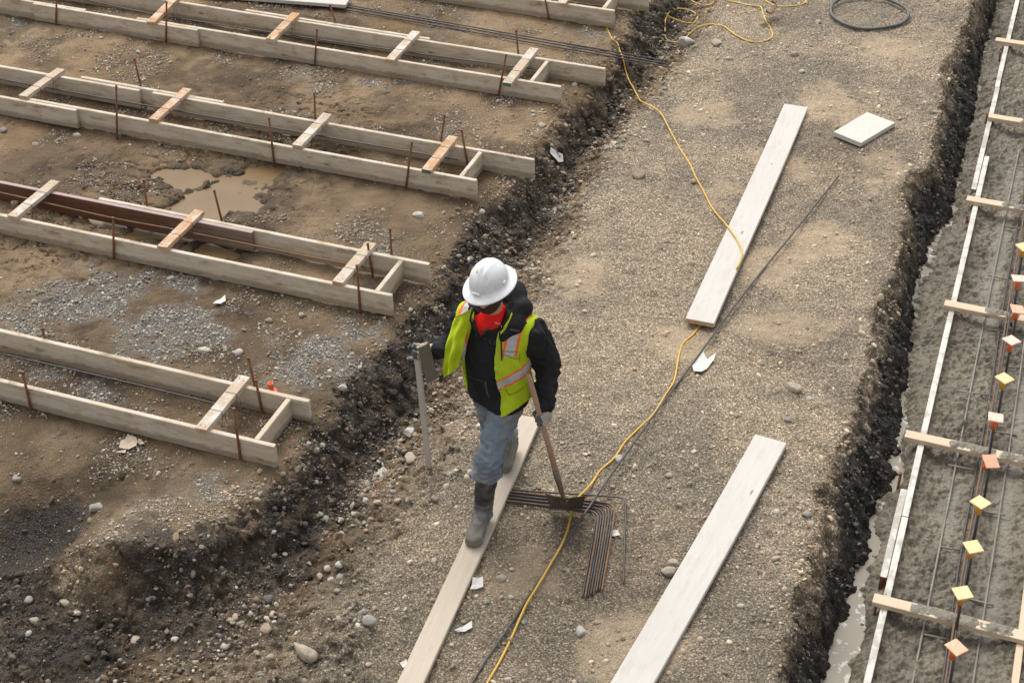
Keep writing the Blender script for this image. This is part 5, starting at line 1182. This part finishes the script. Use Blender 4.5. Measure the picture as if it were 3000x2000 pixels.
# pocket flap on the left front
# jeans
g = Grid((-.34, -.46, .18), (.30, .52, 1.0), .0065)
wr = waves(g, 60, .0062, 21, 6, (.4, .4, 1.3)) + waves(g, 120, .003, 23, 5, (.5, .5, 1.2))
Lcuff = Lk + (La - Lk) * .42; Rcuff = Rk + (Ra - Rk) * .80
bun = .009 * np.sin(g.Z * 150 + 2 * np.sin(g.X * 35) + 1.5 * np.sin(g.Y * 30)) * np.clip((.62 - g.Z) / .12, 0, 1)
je = sunion([cap(g, Lh, Lk, .112, .083), cap(g, Lk, Lcuff, .086, .096), cap(g, Rh, Rk, .112, .083), cap(g, Rk, Rcuff, .082, .078), ell(g, c_pel + [0, 0, -.03], (.172, .128, .15))], .035) - wr - bun
je = smax(je, g.Z - 1.0, .01)
je = smax(je, np.where(g.Y < .10, .43 - .06 * (g.X + .1) - g.Z, .20 - g.Z), .006)
sdf_obj('jeans', je, g, 'denim', person)
# rubber boots
def boot(kn, an, toe, heel, top_t, roll_z=0.0):
    lo = np.minimum.reduce([an, toe, heel, kn + (an - kn) * top_t]) - .11; hi = np.maximum.reduce([an, toe, heel, kn + (an - kn) * top_t]) + .11
    gb = Grid(lo, hi, .005); top = kn + (an - kn) * top_t
    d = toe - heel; Ld_ = np.linalg.norm(d); d /= Ld_
    sh = cap(gb, top, an, .074, .060)
    ft = sunion([cap(gb, heel + d * .045, toe - d * .055, .047, .057), cap(gb, an, heel + d * .17 + [0, 0, .030], .056, .047), cap(gb, an + [0, 0, -.02], heel + d * .05, .05, .044)], .035)
    f = smin(sh, ft, .03) - waves(gb, 60, .0022, 31) - .003 * np.sin((gb.Z) * 120) * np.clip((.26 - gb.Z) / .1, 0, 1)
    up = np.array([0, 0, 1.0]); nrm = up - d * (up @ d); nrm /= np.linalg.norm(nrm)
    f = smax(f, -((gb.X - heel[0]) * nrm[0] + (gb.Y - heel[1]) * nrm[1] + (gb.Z - heel[2]) * nrm[2] + .042), .006)
    top_cut = (an - top) / np.linalg.norm(an - top)
    f = np.maximum(f, -((gb.X - top[0]) * top_cut[0] + (gb.Y - top[1]) * top_cut[1] + (gb.Z - top[2]) * top_cut[2]))
    return f, gb, d, heel
f, gb, d, he = boot(Lk, La, Lc(-.262, 7.945, -.066), Lc(-.190, 8.245, -.066), .16)
def bsplit(c):
    h = c[:, 2] + .03 * fbm(c[:, 0], c[:, 1] + c[:, 2], 22, 3, 501); s = (c - he) @ d
    return np.where(h < .035 + .085 * ss(s, .10, .2), 1, np.where(h < .20 + .05 * fbm(c[:, 0], c[:, 1], 30, 2, 507), 2, 0))
M['boot_dust'] = cloth('dusty_rubber', (.20, .195, .18), (.085, .085, .082), 16, .6, .2)
sdf_obj(['boot', 'cement_crust', 'dust_film'], f, gb, ['boot', 'boot_cement', 'boot_dust'], person, split=bsplit)
f, gb, d, he = boot(Rk, Ra, Lc(-.062, 8.675, -.060), Lc(.000, 8.97, -.005), .55)
sdf_obj('boot', f, gb, 'boot_cement', person)
# ------------------------------------------------------------------ tools in his hands, and the gloves round them
h_top, h_hand, h_soc, b_tip = Lq((1547, 1096), 8.20), Lq((1595, 1226), 8.175), Lq((1652, 1464), 8.15), None
hdl = h_soc - h_top; hdl /= np.linalg.norm(hdl)
LG = h_top + hdl * ((h_hand - h_top) @ hdl)                     # grip point on the handle
def glove(name, axis_p, axis_d, palm_dir, wrist, zs, fr, R0, split_grip=True, thumb_dir=1):
    """palm on the palm_dir side of a rod; four fingers and a thumb curl round it"""
    ad = axis_d / np.linalg.norm(axis_d); pd = palm_dir - ad * (palm_dir @ ad); pd /= np.linalg.norm(pd); qd = np.cross(ad, pd)
    gg = Grid(np.minimum(axis_p, wrist) - .105, np.maximum(axis_p, wrist) + .105, .0032)
    prim = [cap(gg, axis_p + pd * (R0 + .020) + ad * .032, axis_p + pd * (R0 + .022) - ad * .034, .026), cap(gg, axis_p + pd * (R0 + .030) - ad * .0, wrist, .036, .042)]
    F = sunion(prim, .02)
    for k, s in enumerate(zs):
        c = axis_p + ad * s; pts = []
        a1 = [0, 50, 105, 160, (205, 215, 205, 185)[k]]
        for a in a1:
            a = math.radians(a * thumb_dir); rr = R0 + fr + (.010 if a == 0 else .002); pts.append(c + (pd * math.cos(a) + qd * math.sin(a)) * rr)
        fg = sunion([cap(gg, p, q_, fr * (1.05 - .06 * i), fr * (.99 - .06 * i)) for i, (p, q_) in enumerate(zip(pts[:-1], pts[1:]))], .004)
        F = smin(F, fg, .0035)
    pts = []
    for a, s in ((-15, -.005), (-60, -.028), (-110, -.042), (-150, -.046)):
        a = math.radians(a * thumb_dir); pts.append(axis_p + ad * s + (pd * math.cos(a) + qd * math.sin(a)) * (R0 + fr + .004))
    F = smin(F, sunion([cap(gg, p, q_, fr * 1.15, fr * 1.05) for p, q_ in zip(pts[:-1], pts[1:])], .004), .005)
    F = F - waves(gg, 140, .0012, 41)
    def sp(c): 
        r_ = (c - axis_p); r_ = r_ - (r_ @ ad)[:, None] * ad; n_ = np.linalg.norm(r_, axis=1); cosv = (r_ @ pd) / (n_ + 1e-9)
        return np.where(cosv < -.35 + .25 * fbm(c[:, 0], c[:, 2], 40, 2, 503), 1, 0)
    sdf_obj([name, 'grip_coating'], F, gg, ['glove', 'glove_grip'], person, split=sp)
glove('glove', LG, hdl, Ld(.75, .45, 0), Lw + [0, 0, -.01], (-.028, -.009, .010, .028), .0115, .017)
# shovel: handle, socket, blade
sh_r = to_uv(PX * 0 + PO)
def world(p): return to_uv(PO + PX * p[0] + PY * p[1] + np.array([0, 0, ZP + p[2]]))
def wdir(d): return to_uv(PX * d[0] + PY * d[1] + np.array([0, 0, d[2]]))
S0, S1 = world(h_top), world(h_soc); dd = (S1 - S0) / np.linalg.norm(S1 - S0)
sv_e = empty('shovel', S1); tag(sv_e, 'long handled square shovel held upright in his gloved left hand', 'shovel')
Lh_ = np.linalg.norm(S1 - S0); wood_end = S0 + dd * (Lh_ * .80)
mb = MB(); mb.tube([S0 - S1, S0 - S1 + dd * .02, (S0 + wood_end) / 2 - S1 + np.array([.004, 0, 0]), wood_end - S1], np.array([.014, .0175, .018, .019]), 12); link('handle', mb.mesh('handle'), M['handle'], sv_e)
mb = MB(); mb.tube([wood_end - dd * .05 - S1, wood_end - S1 + dd * .05, dd * -.03, dd * .03], np.array([.0215, .0205, .014, .013]), 12); link('socket', mb.mesh('socket'), M['socket'], sv_e)
gz = U((1660, 1489), ZB + .035); tipc = gz; up_c = U((1655, 1462), S1[2] + .015)
right = to_uv(np.array([1.0, -.08, 0])); right /= np.linalg.norm(right)
long_ = gz - up_c; long_ -= right * (long_ @ right)
nb, mbn = 22, 14; top_v, n_ = [], None
nrm = np.cross(right, long_ / np.linalg.norm(long_)); nrm = nrm if nrm[2] > 0 else -nrm
for off in (0, -.003):
    for j in range(mbn):
        t = j / (mbn - 1)
        for i in range(nb):
            s = i / (nb - 1) * 2 - 1; half = (.128 - .02 * t) if t > .0 else .128
            curl = .020 * s * s + .014 * (1 - t) ** 3 * (abs(s) > .18)
            top_v.append(right * (s * half) + long_ * (t + .10 * (abs(s) > .99) * 0) + nrm * (curl + off - .02 * math.exp(-(s / .16) ** 2) * (1 - t)) + (up_c - S1))
q = []; K = nb * mbn
for j in range(mbn - 1):
    for i in range(nb - 1): a = j * nb + i; q += [(a, a + 1, a + nb + 1, a + nb), (K + a, K + a + nb, K + a + nb + 1, K + a + 1)]
for j in range(mbn - 1):
    for i in (0, nb - 1): a = j * nb + i; q.append((a, a + nb, K + a + nb, K + a))
for i in range(nb - 1):
    for j in (0, mbn - 1): a = j * nb + i; q.append((a, a + 1, K + a + 1, K + a))
mb = MB(); mb.add(top_v, q, True); link('blade', mb.mesh('blade'), M['shovel_steel'], sv_e)
# wooden stake and hand float in his right hand
st_t = Lq((1219, 1012), 8.335); sb_w = G((1257, 1374), -.03); stw = world(st_t); ax_ = stw - sb_w; Ls_ = np.linalg.norm(ax_)
mb = MB(); mb.box((0, -.0095, -.021), (Ls_, .0095, .021), .002); o = link('wooden_stake', mb.mesh('wooden_stake'), M['plank']); o.location = sb_w
X_ = ax_ / Ls_; Zr = wdir(np.array([.95, -.25, 0])); Zr -= X_ * (Zr @ X_); Zr /= np.linalg.norm(Zr); Y_ = np.cross(Zr, X_)
o.matrix_world = Matrix(((X_[0], Y_[0], Zr[0], sb_w[0]), (X_[1], Y_[1], Zr[1], sb_w[1]), (X_[2], Y_[2], Zr[2], sb_w[2]), (0, 0, 0, 1)))
tag(o, 'slim pale wooden stake standing upright under his right hand', 'stake')
fp = [Lq(q_, y_) for q_, y_ in (((1225, 1021), 8.27), ((1257, 1004), 8.25), ((1282, 1107), 8.21), ((1252, 1123), 8.23))]
fw = [world(p) for p in fp]; fc = sum(fw) / 4; ex = fw[1] - fw[0]; ey = fw[3] - fw[0]; nf = np.cross(ex, ey); nf /= np.linalg.norm(nf); nf = nf if nf @ (CPOS - fc) > 0 else -nf
fe = empty('hand_float', fc); tag(fe, 'grey cement covered hand float held beside the wooden stake', 'float')
mb = MB(); mb.add([p - fc + nf * .004 for p in fw] + [p - fc - nf * .004 for p in fw], [(0, 1, 2, 3), (7, 6, 5, 4)] + [(i, (i + 1) % 4, 4 + (i + 1) % 4, 4 + i) for i in range(4)]); link('plate', mb.mesh('plate'), M['float'], fe)
e1 = (ey / np.linalg.norm(ey)); mid = -nf * .045 - e1 * .06; mb = MB()
mb.tube(smooth_path([mid - e1 * .05 + nf * .042, mid - e1 * .055 + nf * .01, mid - e1 * .05, mid + e1 * .05, mid + e1 * .055 + nf * .01, mid + e1 * .05 + nf * .042], .01), .012, 8); link('handle', mb.mesh('handle'), M['handle'], fe)
gp = st_t + (Lq((1257, 1374), 8.6) - st_t) * .07 + np.array([0, 0, 0])
glove('glove', st_t + np.array([.012, .0, -.045]), Lq((1257, 1374), 8.8) - st_t, Ld(1, .35, 0), Rw, (-.030, -.010, .010, .029), .0112, .016)

# seams, cords and prints lying on his clothes: traced along the real cloth surface
from mathutils.bvhtree import BVHTree
bpy.context.view_layer.update()
def cloth_tree(names):
    vs, ps = [], []
    for o in [person] + list(person.children_recursive):
        if o.type == 'MESH' and o.name.split('.')[0] in names:
            b = len(vs); mw = o.matrix_world; vs += [mw @ v.co for v in o.data.vertices]; ps += [tuple(i + b for i in p.vertices) for p in o.data.polygons]
    return BVHTree.FromPolygons(vs, ps)
TREE = cloth_tree(('hooded_sweatshirt', 'safety_vest', 'reflective_tape', 'orange_trim', 'open_front', 't_shirt', 'jeans'))
PMI = person.matrix_world.inverted()
def traced(name, qs, r, mat, parent, lift=.0015, sides=6):
    pts = []
    for (a, b) in zip(qs[:-1], qs[1:]):
        k = max(2, int(np.hypot(b[0] - a[0], b[1] - a[1]) / 4))
        for i in range(k):
            q = (a[0] + (b[0] - a[0]) * i / k, a[1] + (b[1] - a[1]) * i / k); d = ray(q); d = d / np.linalg.norm(d)
            h = TREE.ray_cast(Vector(CPOS), Vector(d))
            if h[0] is not None and (Vector(CPOS) - h[0]).length < 11.2: pts.append(PMI @ (h[0] + h[1] * lift))
    if len(pts) < 2: return None
    mb = MB(); mb.tube([tuple(p) for p in pts], r, sides); return link(name, mb.mesh(name), M[mat], parent)
def z1(*p): return [(1150 + x / 3.137, 720 + y / 3.137) for x, y in p]
hoodie_o = [o for o in person.children if o.name.startswith('hooded')][0]
M['grey_trim'] = simple('charcoal_trim', (.055, .056, .06), .7); M['lime_seam'] = simple('dark_lime_seam', (.22, .31, .01), .8); M['print'] = simple('faded_print', (.075, .075, .08), .8); M['white_print'] = simple('white_print', (.5, .5, .5), .7); M['lime_light'] = simple('lime_piping', (.52, .62, .06), .8)
traced('pocket_trim', z1((855, 1245), (862, 1300), (875, 1360), (900, 1400)), .008, 'grey_trim', hoodie_o)
traced('pocket_trim', z1((625, 1130), (690, 1190), (760, 1225), (850, 1243)), .0022, 'grey_trim', hoodie_o)
traced('zipper', z1((775, 790), (735, 690), (715, 610)), .0032, 'grey_trim', hoodie_o); traced('zipper', z1((785, 795), (860, 760), (930, 718)), .0032, 'grey_trim', hoodie_o); traced('zipper', z1((772, 800), (770, 850)), .003, 'grey_trim', hoodie_o)
traced('drawstring', z1((995, 735), (985, 800), (1000, 880), (1003, 980), (1005, 1060)), .0042, 'black_cloth', hoodie_o, .004); traced('drawstring', z1((712, 560), (690, 620), (668, 700), (660, 750)), .0042, 'black_cloth', hoodie_o, .004)
for gl in (((905, 868), (890, 868), (888, 884), (902, 886), (905, 898), (888, 900)), ((925, 868), (945, 872), (948, 895), (932, 902), (922, 890), (925, 868)), ((835, 845), (850, 855), (870, 862))): traced('chest_print', z1(*gl), .0022, 'print', hoodie_o, .001)
for gl in (((722, 575), (735, 580), (724, 588), (738, 594), (726, 600)), ((940, 706), (955, 704), (950, 716), (965, 712), (980, 716), (1005, 715))): traced('collar_print', z1(*gl), .003, 'white_print', hoodie_o, .001)
traced('pocket_seam', z1((1012, 1000), (1060, 1012), (1120, 1035), (1168, 1035), (1170, 970)), .0026, 'lime_seam', vest_o); traced('pocket_seam', z1((1015, 965), (1090, 972), (1170, 970)), .0026, 'lime_seam', vest_o); traced('pocket_seam', z1((1170, 1035), (1168, 1080)), .0022, 'lime_seam', vest_o)
traced('pocket_seam', z1((1040, 1320), (1075, 1370), (1150, 1340), (1240, 1265)), .0026, 'lime_seam', vest_o)
traced('piping', z1((1000, 735), (965, 850), (955, 960), (985, 1140), (1010, 1300), (1000, 1420), (997, 1525)), .0042, 'lime_light', vest_o)
traced('cross_tape', z1((1075, 768), (1120, 775), (1180, 790)), .009, 'grey_trim', vest_o, -.004)
traced('side_seam', [(1150 + x / 2.529, 1150 + y / 2.529) for x, y in ((895, 175), (870, 300), (835, 430), (812, 560), (815, 620))], .0028, 'denim', [o for o in person.children if o.name.startswith('jeans')][0], .002)
